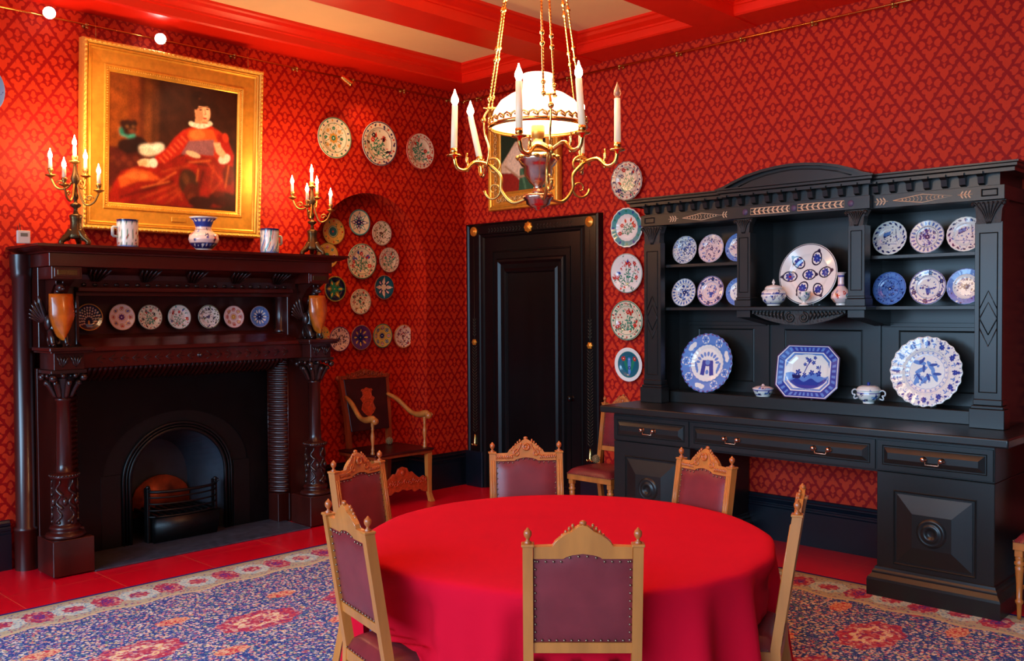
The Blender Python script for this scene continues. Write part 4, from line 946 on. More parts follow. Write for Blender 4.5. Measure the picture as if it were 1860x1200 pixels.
# ---------------------------------------------------------------- fireplace
def fireplace():
    t = thing('fireplace', 'tall dark carved wooden fireplace with griffins and columns against the left wall', 'fireplace', (0, -3.13, 0))
    def mb(): return MB()
    # jambs and body (local y from the centre line)
    b = mb()
    for s in (-1, 1):
        y0, y1 = sorted((s * .906, s * 1.11)); b.box(0.0, .17, y0, y1, 0, 1.40, .003)
        y0, y1 = sorted((s * .86, s * 1.12)); b.box(0.0, .245, y0, y1, 1.535, 2.10, .003)
    b.box(0.0, .06, -.87, .87, 1.56, 2.10); b.box(.06, .235, -.87, .87, 1.905, 2.10)
    b.box(0.0, .36, -1.06, 1.06, 1.40, 1.50); b.build('body', 'maho', t)
    for s in (-1, 1):
        b = mb(); c = (.085, s * 1.165, 0)
        b.lathe([(.078, 0), (.078, .27), (.082, .275), (.082, .29), (.068, .30), (.066, 2.02), (.074, 2.035), (.072, 2.06), (.078, 2.10), (.080, 2.19)], c, 28); b.build('engaged_shaft', 'maho', t)
        y0, y1 = sorted((s * .878, s * 1.152))
        b = mb(); b.box(.245, .53, y0, y1, 0.012, .252, .004); b.build('plinth', 'maho', t)
        b = mb(); c = (.395, s * 1.02, .252)
        b.lathe([(0, 0), (.125, 0), (.13, .012), (.122, .028), (.098, .036), (.092, .05), (.105, .062), (.098, .078), (.082, .085), (.078, .095), (.078, .40), (.09, .405), (.096, .42), (.088, .435), (.07, .44), (.055, .45), (.050, .50), (.046, .93), (.054, .935), (.054, .95), (.045, .955)], c, 32)
        col = b.build('column', 'maho', t)
        b = mb(); rnd = random.Random(3 + s)
        for k in range(6):
            a = k * PI / 3 + .2
            for q in range(3):
                z0 = .36 + q * .09; pts = []
                for i in range(10):
                    th = a + .30 * math.cos(i * .75) * (1 - i / 14) * (1 if q else -1); pts.append((.395 + .080 * math.cos(th), s * 1.02 + .080 * math.sin(th), z0 + .012 * i))
                b.tube(pts, [.013 - .0009 * i for i in range(10)], 6)
            b.ball((.395 + .08 * math.cos(a + .5), s * 1.02 + .08 * math.sin(a + .5), .50), .018, 8, (1, 1, 1.6)); b.ball((.395 + .08 * math.cos(a), s * 1.02 + .08 * math.sin(a), .36), .012, 8, (1, 1, 1.2))
        for k in range(28):
            a = k * 2 * PI / 28; b.ball((.395 + .094 * math.cos(a), s * 1.02 + .094 * math.sin(a), .678), .008, 6)
        b.build('column_carving', 'maho_carve', col)
        # capital : bell of leaves with corner volutes
        b = mb(); b.lathe([(.046, 0), (.052, .05), (.07, .10), (.085, .135)], (.395, s * 1.02, 1.205), 24, flute=8, fl=.08)
        for k in range(8):
            a = k * PI / 4; b.tube(curve([(.395 + .05 * math.cos(a), s * 1.02 + .05 * math.sin(a), 1.21), (.395 + .075 * math.cos(a), s * 1.02 + .075 * math.sin(a), 1.27), (.395 + .105 * math.cos(a), s * 1.02 + .105 * math.sin(a), 1.315), (.395 + .115 * math.cos(a), s * 1.02 + .115 * math.sin(a), 1.295)], 4), [.016 + .006 * math.sin(i * .3) for i in range(13)], 6)
        for sx in (-1, 1):
            for sy in (-1, 1): b.ball((.395 + sx * .10, s * 1.02 + sy * .10, 1.345), .026, 10)
            for q in (-.04, .04): b.ball((.395 + sx * .115, s * 1.02 + q, 1.36), .016, 8); b.ball((.395 + q, s * 1.02 + sx * .115, 1.36), .016, 8)
        b.box(.28, .51, s * 1.02 - .118, s * 1.02 + .118, 1.375, 1.40, .003); b.build('capital', 'maho_carve', t)
        y0, y1 = sorted((s * .915, s * 1.115)); b = mb(); b.box(.245, .50, y0, y1, 1.40, 1.515, .003); blk = b.build('impost_block', 'maho', t)
        b = mb()
        for q in (-.045, .045):
            b.tube([(.502, p[1], p[2]) for p in spiral((s * 1.015 + q, 1.445), .028, 1.2, 0, 1, plane='YZ')], .006, 6)
            for k in range(4): b.tube([(.502, s * 1.015 + q, 1.42), (.508, s * 1.015 + q + (k - 1.5) * .018, 1.47), (.502, s * 1.015 + q + (k - 1.5) * .026, 1.495)], [.003, .008, .002], 6)
        b.build('block_carving', 'maho_carve', blk)
        y0, y1 = sorted((s * .875, s * 1.15)); b = mb(); b.box(.23, .545, y0, y1, 1.515, 1.528, .002); b.box(.23, .56, y0 - .012, y1 + .012, 1.528, 1.553, .004); b.build('impost_ledge', 'maho', t)
        # bracket sweeping out to the mantel with a framed block
        b = mb(); yy = s * 1.015; b.prism([(.245, 1.70), (.27, 1.80), (.32, 1.90), (.39, 1.97), (.47, 2.01), (.47, 2.02), (.245, 2.02)], yy - .055, yy + .055, 'Y'); b.build('bracket', 'maho', t)
        b = mb(); b.box(.245, .485, yy - .10, yy + .10, 2.015, 2.10, .003)
        b.box(.484, .492, yy - .085, yy + .085, 2.028, 2.09, .003); b.build('bracket_block', 'maho_h', t)
        b = mb(); b.box(.4915, .4955, yy - .065, yy + .065, 2.042, 2.077, .0015); b.build('gilded_tablet', 'bronze', t)
        # griffin holding a shield
        gy = s * (1.05 if s < 0 else 1.01)
        b = mb(); b.tube(curve([(.40, gy, 1.555), (.36, gy, 1.62), (.355, gy, 1.72), (.385, gy, 1.82), (.415, gy, 1.90), (.44, gy, 1.945)], 5), [.03 + .022 * math.sin(PI * min(1, i / 14)) for i in range(26)], 12)
        b.ball((.452, gy, 1.955), .036, 12, (1.25, .85, .9)); b.lathe([(.018, 0), (.012, .02), (.0, .042)], (.485, gy, 1.948), 8, 'X')
        for q in (-1, 1):
            b.ball((.445, gy + q * .022, 1.993), .010, 8, (.7, .6, 2.2)); b.ball((.470, gy + q * .016, 1.963), .007, 8)
            for k in range(6):                                              # wing feathers
                L_ = .20 - .016 * k; a = math.radians(74 - 10 * k)
                b.ball((.345 - .006 * k, gy + q * (.045 + math.cos(a) * L_ * .5), 1.71 + math.sin(a) * L_ * .5), L_ * .55, 10, (.10, 1, .16), Matrix.Rotation(a if q > 0 else -a, 4, 'X'))
            b.ball((.355, gy + q * .045, 1.72), .045, 10, (.9, .6, 1.3))
            b.tube(curve([(.375, gy + q * .035, 1.66), (.42, gy + q * .045, 1.625), (.435, gy + q * .045, 1.58), (.46, gy + q * .045, 1.562)], 4), [.026 - .0012 * i for i in range(13)], 8)
        b.tube([(.325 + p[0], gy - .02, 1.615 + p[2]) for p in spiral((0, 0), .055, 1.1, -PI / 2, -1)], .011, 8)
        for k in range(4): b.tube([(.405 + .006 * k, gy - .04 + .025 * k, 1.90), (.39, gy - .045 + .028 * k, 1.84)], .008, 6)
        gf = b.build('griffin', 'maho_carve', t)
        b = mb(); b.sm = True; n = 12; g = []
        for i in range(n + 1):
            z = 1.60 + .315 * i / n; hw_ = .082 * min(1, (i / n * 1.9) ** .55) * (1 - .06 * (i / n)); row = []
            for j in range(11): u = -1 + .2 * j; row.append(b._v((.468 + .042 * (1 - u * u) + .022 * math.sin(PI * i / n), gy + u * hw_, z)))
            g.append(row)
        for i in range(n):
            for j in range(10): b._f([g[i][j], g[i][j + 1], g[i + 1][j + 1], g[i + 1][j]])
        gb = [[b._v((.455, gy + (-1 + .2 * j) * .082 * min(1, (i / n * 1.9) ** .55) * (1 - .06 * (i / n)), 1.60 + .315 * i / n)) for j in range(11)] for i in range(n + 1)]
        for i in range(n):
            for j in range(10): b._f([gb[i][j], gb[i + 1][j], gb[i + 1][j + 1], gb[i][j + 1]])
        for i in range(n):
            for j in (0, 10): b._f([g[i][j], g[i + 1][j], gb[i + 1][j], gb[i][j]])
        b._f(g[n] + gb[n][::-1])
        b.build('shield', 'amber', gf)
        # half columns framing the plate recess
        b = mb(); b.lathe([(.052, 0), (.052, .02), (.042, .03), (.042, .27), (.052, .28), (.052, .30)], (.135, s * .865, 1.615), 24); b.build('recess_column', 'maho', t)
        b = mb(); y0, y1 = sorted((s * .85, s * .875)); b.box(.17, .262, y0, y1, 1.56, 1.94, .004); y0, y1 = sorted((s * .905, s * .925)); b.box(.05, .20, y0, y1, 1.56, 1.94); b.build('recess_jamb', 'maho', t)
    # frieze, ledges, recess floor, rail and cove
    b = mb(); b.box(.24, .375, -.912, .912, 1.40, 1.515, .002); b.build('frieze', 'maho_h', t)
    b = mb()
    for s in (-1, 1):
        for k in range(9):
            y = s * (.10 + .085 * k)
            for q in (-1, 1): b.tube([(.376, y, 1.458), (.378, y - s * .03, 1.458 + q * .02), (.376, y - s * .045, 1.458 + q * .03)], [.001, .004, .001], 5)
            b.tube([(.376, y, 1.458), (.376, y - s * .06, 1.458)], .0018, 4)
    b.build('incised_leaves', 'maho_carve', t)
    b = mb(); b.lathe([(0, .03), (.012, .028), (.016, .015), (.01, .006), (.02, 0)], (.375, 0, 1.458), 14, 'X'); b.build('frieze_knob', 'maho_carve', t)
    b = mb(); b.box(.20, .40, -.875, .875, 1.515, 1.545, .004); b.prism([(.385, 1.545), (.30, 1.575), (.24, 1.60), (.05, 1.63), (.05, 1.545)], -.87, .87, 'Y'); b.build('recess_ledge', 'maho_h', t)
    b = mb(); b.box(.20, .315, -.875, .875, 1.935, 1.968, .005); b.box(.20, .27, -.875, .875, 1.905, 1.935, .003); b.build('rail', 'maho_h', t)
    b = mb(); b.prism([(.21, 1.968), (.27, 1.968), (.275, 2.02), (.29, 2.055), (.32, 2.08), (.34, 2.10), (.21, 2.10)], -.92, .92, 'Y'); cov = b.build('cove', 'maho', t)
    b = mb()
    for k in range(5):
        y = -.74 + .37 * k
        for q in range(-2, 3): b.tube([(.28, y + q * .012, 2.01), (.33, y + q * .03, 2.06), (.39, y + q * .036, 2.09)], [.006, .012, .005], 6)
    for k in range(22): b.ball((.275, -.82 + .078 * k, 1.985), .014, 8, (.6, 1.4, 1))
    b.build('cove_leaves', 'maho_carve', cov)
    b = mb(); b.box(0.0, .50, -1.135, 1.135, 2.10, 2.19, .003); b.build('fascia', 'maho_h', t)
    b = mb(); pr = [(0, 2.19), (.012, 2.192), (.018, 2.20), (.045, 2.205), (.075, 2.218), (.088, 2.226), (.10, 2.228), (.10, 2.245), (0, 2.245)]
    b.sweep(pr, [((0, -1.14), (0, -1)), ((.50, -1.14), (1, -1)), ((.50, 1.14), (1, 1)), ((0, 1.14), (0, 1))]); b.box(0.0, .51, -1.15, 1.15, 2.191, 2.2449)
    b.build('mantel_shelf', 'maho_h', t)
    # reeded splay round the opening
    b = mb(); TOPZ = 1.40; R0 = .11
    def splay(u):   # u 0 inner .. 1 outer : (x, off) bowed
        return (.03 + .135 * u + .022 * math.sin(PI * u), u * R0)
    for s in (-1, 1):
        P = [splay(k / 6) for k in range(7)]
        for k in range(6):
            (x0, o0), (x1, o1) = P[k], P[k + 1]
            b._f([b._v((x0, s * (.796 + o0), .24)), b._v((x1, s * (.796 + o1), .24)), b._v((x1, s * (.796 + o1), 1.29 + o1)), b._v((x0, s * (.796 + o0), 1.29 + o0))])
    P = [splay(k / 6) for k in range(7)]
    for k in range(6):
        (x0, o0), (x1, o1) = P[k], P[k + 1]
        b._f([b._v((x0, -.796 - o0, 1.29 + o0)), b._v((x0, .796 + o0, 1.29 + o0)), b._v((x1, .796 + o1, 1.29 + o1)), b._v((x1, -.796 - o1, 1.29 + o1))])
    sp = b.build('opening_splay', 'maho', t, keepnormals=False)
    b = mb(); UU = (.03, .25, .5, .75, .97)
    for s in (-1, 1):
        z = .26
        while z < 1.39:
            u0 = max(.03, (z - 1.29) / R0 + .06); b.tube([(splay(u)[0] + .001, s * (.796 + splay(u)[1]), z) for u in [u0 + (.97 - u0) * k / 4 for k in range(5)]], .0155, 8); z += .038
        for q in (.796, .906): b.tube([(splay((q - .796) / .11)[0] + .004, s * q, .24), (splay((q - .796) / .11)[0] + .004, s * q, 1.29 + q - .796)], .007, 6)
    y = -.893
    while y < .90:
        u0 = max(.03, (abs(y) - .796) / R0 + .06)
        if u0 < .9: b.tube([(splay(u)[0] + .001, y, 1.29 + splay(u)[1]) for u in [u0 + (.97 - u0) * k / 4 for k in range(5)]], .0155, 8)
        y += .038
    b.build('reeding', 'maho', sp)
    b = mb()
    for s in (-1, 1):
        b = mb(); y0, y1 = sorted((s * .80, s * .908)); b.box(.0, .168, y0, y1, .012, .245, .003); b.build('splay_foot', 'maho', t)
    # marble slips and cast-iron arched insert
    def archplate(x, Y0, Z1, a, zs, bz, n=32):
        q = lambda *p: b._f([b._v(v) for v in p])
        q((x, -Y0, 0.012), (x, -a, 0.012), (x, -a, Z1), (x, -Y0, Z1)); q((x, a, 0.012), (x, Y0, 0.012), (x, Y0, Z1), (x, a, Z1))
        ar = [(a * math.cos(PI * i / n), zs + bz * math.sin(PI * i / n)) for i in range(n + 1)]
        for (y0, z0), (y1, z1) in zip(ar[:-1], ar[1:]): q((x, y1, z1), (x, y0, z0), (x, y0, Z1), (x, y1, Z1))
        return ar
    b = mb(); archplate(.022, .80, 1.30, .60, .55, .46); b.build('marble_slips', 'marble', t)
    b = mb()
    for s in (-1, 1): b.box(.012, .024, min(s * .47, s * .62), max(s * .47, s * .62), .012, .56, .002)
    ar = archplate(.014, .66, 1.10, .40, .49, .375)
    path = [(.02, .40, .012)] + [(.02, y, z) for y, z in ar] + [(.02, -.40, .012)]
    b.tube(path, .016, 8); b.tube([(.024, y * 1.13, .49 + (z - .49) * 1.13 if z > .49 else z) for _, y, z in path], .012, 8); b.tube([(.028, y * 1.07, .49 + (z - .49) * 1.07 if z > .49 else z) for _, y, z in path], .008, 8)
    b.build('iron_insert', 'iron', t)
    # firebox
    b = mb(); q = lambda *p: b._f([b._v(v) for v in p]); n = 24
    ar2 = [(.40 * math.cos(PI * i / n), .49 + .375 * math.sin(PI * i / n)) for i in range(n + 1)]; o = [(.40, .012)] + ar2 + [(-.40, .012)]
    B_ = [(y * .62, z * .86) for y, z in o]
    for i in range(len(o) - 1): q((.013, o[i][0], o[i][1]), (.013, o[i + 1][0], o[i + 1][1]), (-.34, B_[i + 1][0], B_[i + 1][1]), (-.34, B_[i][0], B_[i][1]))
    q((.013, -.40, .0125), (.013, .40, .0125), (-.34, .248, .0125), (-.34, -.248, .0125)); b._f([b._v((-.34, y, z)) for y, z in B_]); b.build('firebox', 'ironblue', t, keepnormals=True)
    b = mb(); b.sm = True
    pr = [(-.24 + .03 * i, .30 + .16 * math.sin(PI * (i / 16)) ** .6) for i in range(17)]
    b.prism([(-.24, .14)] + pr + [(.24, .14)], -.32, -.29, 'X'); b.build('fireback', 'ember', t)
    b = mb(); b.box(.0, .535, -.875, .875, 0.001, .012, .002); b.build('hearth', 'slate', t)
    # loose grate
    g = thing('fire_basket', 'bow-fronted iron grate in the fireplace arch', 'grate', (.02, -3.13, .0125))
    b = MB()
    def bow(r, z): return [(.04 + r * math.cos(a * PI / 180), .28 * math.sin(a * PI / 180), z) for a in range(-90, 91, 12)]
    for z, r, w_ in ((.20, .10, .009), (.25, .11, .007), (.30, .12, .007), (.35, .12, .007), (.395, .13, .012)): b.tube(bow(r, z), w_, 8)
    b.build('front_bars', 'iron', g)
    for s in (-1, 1):
        b = MB(); b.box(.0, .06, s * .28 - .012, s * .28 + .012, 0, .42, .003); b.ball((.045, s * .28, .425), .018, 10); b.tube([(.05 + p[0], s * .285, .40 + p[2]) for p in spiral((.02, .01), .025, 1, 0)], .005, 6); b.build('standard', 'iron', g)
    b = MB(); b.sm = True; b.prism([(.0, 0), (.10, .0), (.14, .08), (.15, .19), (0, .19)], -.26, .26, 'Y'); b.build('ash_guard', 'iron', g)
    b = MB(); b.box(-.28, .10, -.25, .25, .19, .20)
    for k in range(9): b.box(-.28, .12, -.24 + .06 * k - .008, -.24 + .06 * k + .008, .20, .215)
    b.build('grate_bottom', 'iron', g)
fireplace()

# ---------------------------------------------------------------- dresser
def dresser():
    X0 = 3.95; t = thing('dresser', 'large black painted dresser with shelves, cornice and inlaid frieze against the right wall', 'dresser', (X0, 0, 0)); T = Matrix.Translation((-X0, 0, 0))
    def mb(): b = MB(); b.T = T; return b
    def fielded(b, x0, x1, z0, z1, Y, sl, dp, inset=.006):
        x0 += inset; x1 -= inset; z0 += inset; z1 -= inset
        o = [(x0, z0), (x1, z0), (x1, z1), (x0, z1)]; i_ = [(x0 + sl, z0 + sl), (x1 - sl, z0 + sl), (x1 - sl, z1 - sl), (x0 + sl, z1 - sl)]
        O0 = [b._v((x, Y + .002, z)) for x, z in o]; O = [b._v((x, Y - .004, z)) for x, z in o]; I = [b._v((x, Y - dp, z)) for x, z in i_]; b._f(I)
        for k in range(4): b._f([O[k], O[(k + 1) % 4], I[(k + 1) % 4], I[k]]); b._f([O0[k], O0[(k + 1) % 4], O[(k + 1) % 4], O[k]])
    def sunk_frame(b, x0, x1, z0, z1, Y, w_=.008, d=.007):
        cx, cz = (x0 + x1) / 2, (z0 + z1) / 2; T0 = b.T.copy(); b.T = T0 @ Matrix.Translation((cx, Y, cz)); b.frame(x1 - x0, z1 - z0, [(0, 0), (0, d * .4), (w_ * .5, d), (w_, d * .4), (w_, 0)]); b.T = T0
    for s, (x0, x1) in ((-1, (2.593, 3.285)), (1, (4.66, 5.345))):
        b = mb(); b.box(x0, x1, -.862, -.03, .02, .775, .003); b.build('pedestal', 'blackpaint', t)
        b = mb(); pr = [(0, .185), (.008, .18), (.012, .165), (.02, .155), (.022, .15), (.022, .14), (.034, .125), (.042, .115), (.046, .10), (.046, .0045)]
        b.sweep(pr, [((x0, -.03), (-1, 0)), ((x0, -.862), (-1, -1)), ((x1, -.862), (1, -1)), ((x1, -.03), (1, 0))]); b.build('plinth', 'blackpaint', t)
        cx = (x0 + x1) / 2 + .003; dr = mb(); fielded(dr, cx - .232, cx + .232, .222, .66, -.863, .105, .040, .012); sunk_frame(dr, cx - .232, cx + .232, .222, .66, -.862, .010, .010); d = dr.build('door', 'blackpaint', t)
        b = mb(); b.lathe([(.088, .0), (.078, .012), (.068, .014), (.062, .008), (.052, .018), (.040, .022), (.030, .018), (.022, .006), (.016, .004), (0, .004)], (0, 0, 0), 36, 'Y')
        for v in b.bm.verts: v.co.y = -v.co.y
        b2 = b; o = b2.build('turned_boss', 'blackpaint', d, (cx, -.903, .441)); o.location = (cx, -.903, .441)
    b = mb(); b.box(2.593, 5.345, -.862, -.03, .778, .99, .003); b.box(3.285, 4.66, -.80, -.03, .76, .778); rail = b.build('drawer_rail', 'blackpaint', t)
    for x0, x1, hs in ((2.60, 3.28, (2.945,)), (3.292, 4.652, (3.652, 4.312)), (4.664, 5.338, (5.012,))):
        b = mb(); b.box(x0, x1, -.872, -.862, .787, .972, .0015); fielded(b, x0 + .038, x1 - .038, .825, .936, -.872, .030, .024, .006); sunk_frame(b, x0 + .038, x1 - .038, .825, .936, -.871, .006, .006); d = b.build('drawer', 'blackpaint', t)
        for hx in hs:
            b = mb()
            for q in (-1, 1): b.lathe([(.016, 0), (.016, -.003), (.006, -.006), (.006, -.016), (.013, -.020), (.0155, -.028), (.012, -.036), (0, -.038)], (hx + q * .052, -.896, .882), 14, 'Y')
            b.tube([(hx - .040, -.918, .874), (hx - .038, -.922, .852), (hx + .038, -.922, .852), (hx + .040, -.918, .874)], .0028, 6); b.build('handle', 'copper', d)
    b = mb(); b.box(2.505, 5.435, -.93, -.002, .992, 1.045, .010, 3); b.build('worktop', 'blackpaint', t)
    # upper part
    b = mb(); b.box(2.62, 5.25, -.06, -.002, 1.045, 2.47); b.box(2.76, 5.11, -.10, -.06, 1.135, 1.775)
    for x0, x1 in ((2.82, 3.42), (3.58, 4.28), (4.44, 5.06)): sunk_frame(b, x0 + .06, x1 - .06, 1.23, 1.62, -.10, .012, .006)
    for x in (3.50, 4.36): b.box(x - .006, x + .006, -.116, -.10, 1.135, 1.69)
    b.box(2.78, 3.48, -.112, -.10, 1.655, 1.685, .002); b.box(4.38, 5.09, -.112, -.10, 1.655, 1.685, .002); b.build('back_board', 'blackpaint', t)
    b = mb(); b.box(2.765, 5.105, -.36, -.002, 1.045, 1.133, .004); b.build('ledge_step', 'blackpaint', t)
    for x0 in (2.615, 5.215):
        b = mb(); b.box(x0, x0 + .04, -.43, -.002, 1.046, 2.46); b.build('side_board', 'blackpaint', t)
    def acan(b, x0, x1, z0, z1, Y):
        cx = (x0 + x1) / 2; hw_ = (x1 - x0) / 2
        b.prism([(x0 + .01, z0), (x1 - .01, z0), (x1 - .004, z0 + (z1 - z0) * .6), (x1 + .02, z1), (x0 - .02, z1), (x0 + .004, z0 + (z1 - z0) * .6)], Y, Y + .06, 'Y')
        for k in range(-3, 4):
            b.tube(curve([(cx + k * .003, Y - .002, z0), (cx + k * hw_ * .16, Y - .008, z0 + (z1 - z0) * .5), (cx + k * hw_ * .33, Y - .016, z1 - .012), (cx + k * hw_ * .36, Y - .022, z1 - .02)], 4), .0045, 5)
        for s in (-1, 1): b.ball((cx + s * (hw_ + .008), Y - .004, z1 - .018), .016, 8)
    for x0, x1, diam in ((2.605, 2.765, 1), (5.105, 5.265, 1)):
        b = mb(); b.box(x0, x1, -.482, -.42, 1.16, 2.31, .002); b.box(x0 - .022, x1 + .022, -.508, -.40, 1.046, 1.165, .003); b.box(x0 - .014, x1 + .014, -.498, -.40, 1.165, 1.185, .004); b.box(x0 - .006, x1 + .006, -.490, -.40, 1.185, 1.225, .006)
        sunk_frame(b, x0 + .032, x1 - .032, 1.27, 2.24, -.482, .006, .006); cx = (x0 + x1) / 2
        for z in (1.72,): b.tube([(cx, -.483, z - .10), (cx + .05, -.487, z), (cx, -.483, z + .10), (cx - .05, -.487, z), (cx, -.483, z - .10)], .003, 5)
        for z, q in ((1.86, 1), (1.58, -1)): b.tube([(cx - .05, -.484, z - q * .08), (cx, -.486, z + q * .03), (cx + .05, -.484, z - q * .08)], .003, 5)
        p = b.build('pilaster', 'blackpaint', t); b = mb(); acan(b, x0, x1, 2.30, 2.44, -.484); b.build('capital', 'carve_black', p)
    for x0, x1 in ((3.475, 3.585), (4.318, 4.432)):
        b = mb(); b.box(x0, x1, -.532, -.44, 1.865, 2.34, .002); b.box(x0 - .012, x1 + .012, -.548, -.43, 1.801, 1.85, .003); b.box(x0 - .006, x1 + .006, -.540, -.43, 1.85, 1.87, .004); sunk_frame(b, x0 + .022, x1 - .022, 1.91, 2.30, -.532, .005, .006)
        p = b.build('inner_pilaster', 'blackpaint', t); b = mb(); acan(b, x0, x1, 2.335, 2.44, -.534); b.build('capital', 'carve_black', p)
        b = mb(); b.box(x0 + .01, x0 + .035, -.44, -.06, 1.80, 2.45); b.build('bay_divider', 'blackpaint', t)
        b = mb(); b.prism([(-.535, 1.775), (-.535, 1.725), (-.10, 1.66), (-.10, 1.775)], x0, x1, 'X'); b.build('console', 'blackpaint', t)
    for x0, x1 in ((2.655, 3.485), (4.42, 5.215)):
        for z in (1.80, 2.138): b = mb(); b.box(x0, x1, -.41, -.06, z - .024, z, .002); b.build('shelf', 'blackpaint', t)
    b = mb(); b.box(3.45, 4.458, -.565, -.06, 1.775, 1.8005, .003); b.build('centre_shelf', 'blackpaint', t)
    b = mb(); low = [(3.60 + .7 * i / 14, 1.755 - .085 * math.sin(PI * i / 14) ** .8) for i in range(15)]
    b.prism([(3.60, 1.775)] + low + [(4.30, 1.775)], -.53, -.47, 'Y'); o = b.build('carved_apron', 'carve_black', t)
    b = mb()
    for s in (-1, 1):
        b.tube([(3.95 + s * .05 + s * p[0], -.534, 1.723 + p[2]) for p in spiral((0, 0), .038, 1.6, PI / 2, -1)], .008, 6)
        for k in range(9): x = 3.95 + s * (.10 + .028 * k); b.tube([(x, -.532, 1.768), (x + s * .012, -.545, 1.742 + .001 * k), (x - s * .004, -.534, 1.705 + .006 * k)], [.004, .011, .003], 6)
    b.build('scroll_carving', 'carve_black', o)
    b = mb(); b.box(2.59, 5.28, -.502, -.06, 2.443, 2.53, .002); fr = b.build('frieze', 'blackpaint', t)
    b = mb(); b.box(3.405, 4.475, -.552, -.502, 2.443, 2.53, .002); fr2 = b.build('centre_frieze', 'blackpaint', t)
    for x0, x1 in ((2.605, 2.745), (5.125, 5.265)):
        b = mb(); sunk_frame(b, x0 + .03, x1 - .03, 2.472, 2.502, -.502, .008, .007); b.build('end_tablet', 'blackpaint', fr)
    def sprig(b, x, z, d, Y, n=3, L_=.030):
        b.tube([(x - d * .045, Y, z), (x + d * .045, Y, z)], .0022, 5)
        for k in range(n):
            xx = x - d * .03 + d * .022 * k
            for s in (-1, 1): b.ball((xx + d * .010, Y, z + s * .013), L_ * .5, 8, (1, .1, .32), Matrix.Rotation(-s * d * .95, 4, 'Y'))
    b = mb(); z = 2.485
    for xa, xb in ((2.985, 3.325), (4.608, 4.98)):
        m_ = (xa + xb) / 2; h_ = .026; b.tube([(xa, -.503, z), (m_, -.503, z + h_), (xb, -.503, z), (m_, -.503, z - h_), (xa, -.503, z)], .0028, 5)
        for k in range(-5, 6):
            hh = h_ * (1 - abs(k) / 6.5) * .7
            for s in (-1, 1): b.tube([(m_ + k * .024, -.503, z), (m_ + k * .024 + (.01 if k > 0 else -.01), -.503, z + s * hh)], .0026, 5)
    for x, d in ((2.90, -1), (3.40, 1)): pass
    for x, d in ((2.90, -1), (3.365, 1), (4.53, -1), (5.055, 1)): sprig(b, x, z, d, -.503)
    b.build('ivory_inlay', 'inlay', fr)
    b = mb()
    for xa, xb, d in ((3.60, 3.905, -1), (3.965, 4.30, 1)):
        b.tube([(xa, -.553, z - .022), (xb, -.553, z - .022), (xb, -.553, z + .022), (xa, -.553, z + .022), (xa, -.553, z - .022)], .0028, 5); b.tube([(xa, -.553, z), (xb, -.553, z)], .002, 5)
        for k in range(8):
            xx = xa + .02 + (xb - xa - .03) * k / 7.6
            for s in (-1, 1): b.ball((xx + .012, -.553, z + s * .010), .017, 8, (1, .1, .35), Matrix.Rotation(-s * .8, 4, 'Y'))
    b.build('ivory_inlay', 'inlay', fr2)
    for x in (3.555, 3.935, 4.345): b = mb(); b.lathe([(0, -.004), (.02, -.004), (.022, 0)], (x, -.552, z), 20, 'Y'); b.build('inlaid_roundel', 'inlay_p', fr2)
    # dentil course : flared brackets with little caps
    b = mb(); b.box(2.62, 5.25, -.49, -.06, 2.53, 2.612); b.box(3.42, 4.46, -.535, -.49, 2.53, 2.612)
    x = 2.655
    while x < 5.24:
        Y = -.49 if not 3.40 < x < 4.46 else -.54
        b.prism([(Y, 2.535), (Y - .030, 2.545), (Y - .040, 2.585), (Y - .072, 2.598), (Y, 2.598)], x - .018, x + .018, 'X'); b.box(x - .024, x + .024, Y - .082, Y, 2.598, 2.612)
        x += .1085
    b.build('dentil_course', 'blackpaint', t)
    b = mb(); pr = [(0, 2.612), (.0, 2.622), (.018, 2.63), (.018, 2.645), (.028, 2.65), (.028, 2.66), (-.3, 2.665)]
    b.sweep([(.0, 2.60)] + pr, [((2.52, -.002), (-1, 0)), ((2.52, -.555), (-1, -1)), ((3.38, -.555), (0, -1)), ((3.38, -.605), (-1, -1)), ((4.50, -.605), (1, -1)), ((4.50, -.555), (0, -1)), ((5.35, -.555), (1, -1)), ((5.35, -.002), (1, 0))])
    b.box(2.53, 5.34, -.55, -.002, 2.611, 2.655); b.box(3.39, 4.49, -.60, -.55, 2.611, 2.655); b.build('cornice', 'blackpaint', t)
    arc = [(3.372, 2.66), (3.42, 2.672), (3.489, 2.70), (3.60, 2.737), (3.72, 2.762), (3.84, 2.776), (3.945, 2.781), (4.05, 2.776), (4.17, 2.762), (4.29, 2.737), (4.40, 2.70), (4.46, 2.672), (4.508, 2.66)]
    b = mb(); b.prism([(x, z - .012) for x, z in arc[1:-1]] + [(4.46, 2.655), (3.42, 2.655)], -.59, -.10, 'Y'); ped = b.build('arched_pediment', 'blackpaint', t)
    b = mb()
    for (x0, z0), (x1, z1) in zip(arc[:-1], arc[1:]): b.prism([(x0, z0 - .014), (x1, z1 - .014), (x1, z1 + .004), (x0, z0 + .004)], -.632, -.08, 'Y')
    b.tube([(x * .93 + 3.94 * .07, -.592, z - .034) for x, z in arc[2:-2]], .004, 5); b.build('pediment_moulding', 'blackpaint', ped)
dresser()

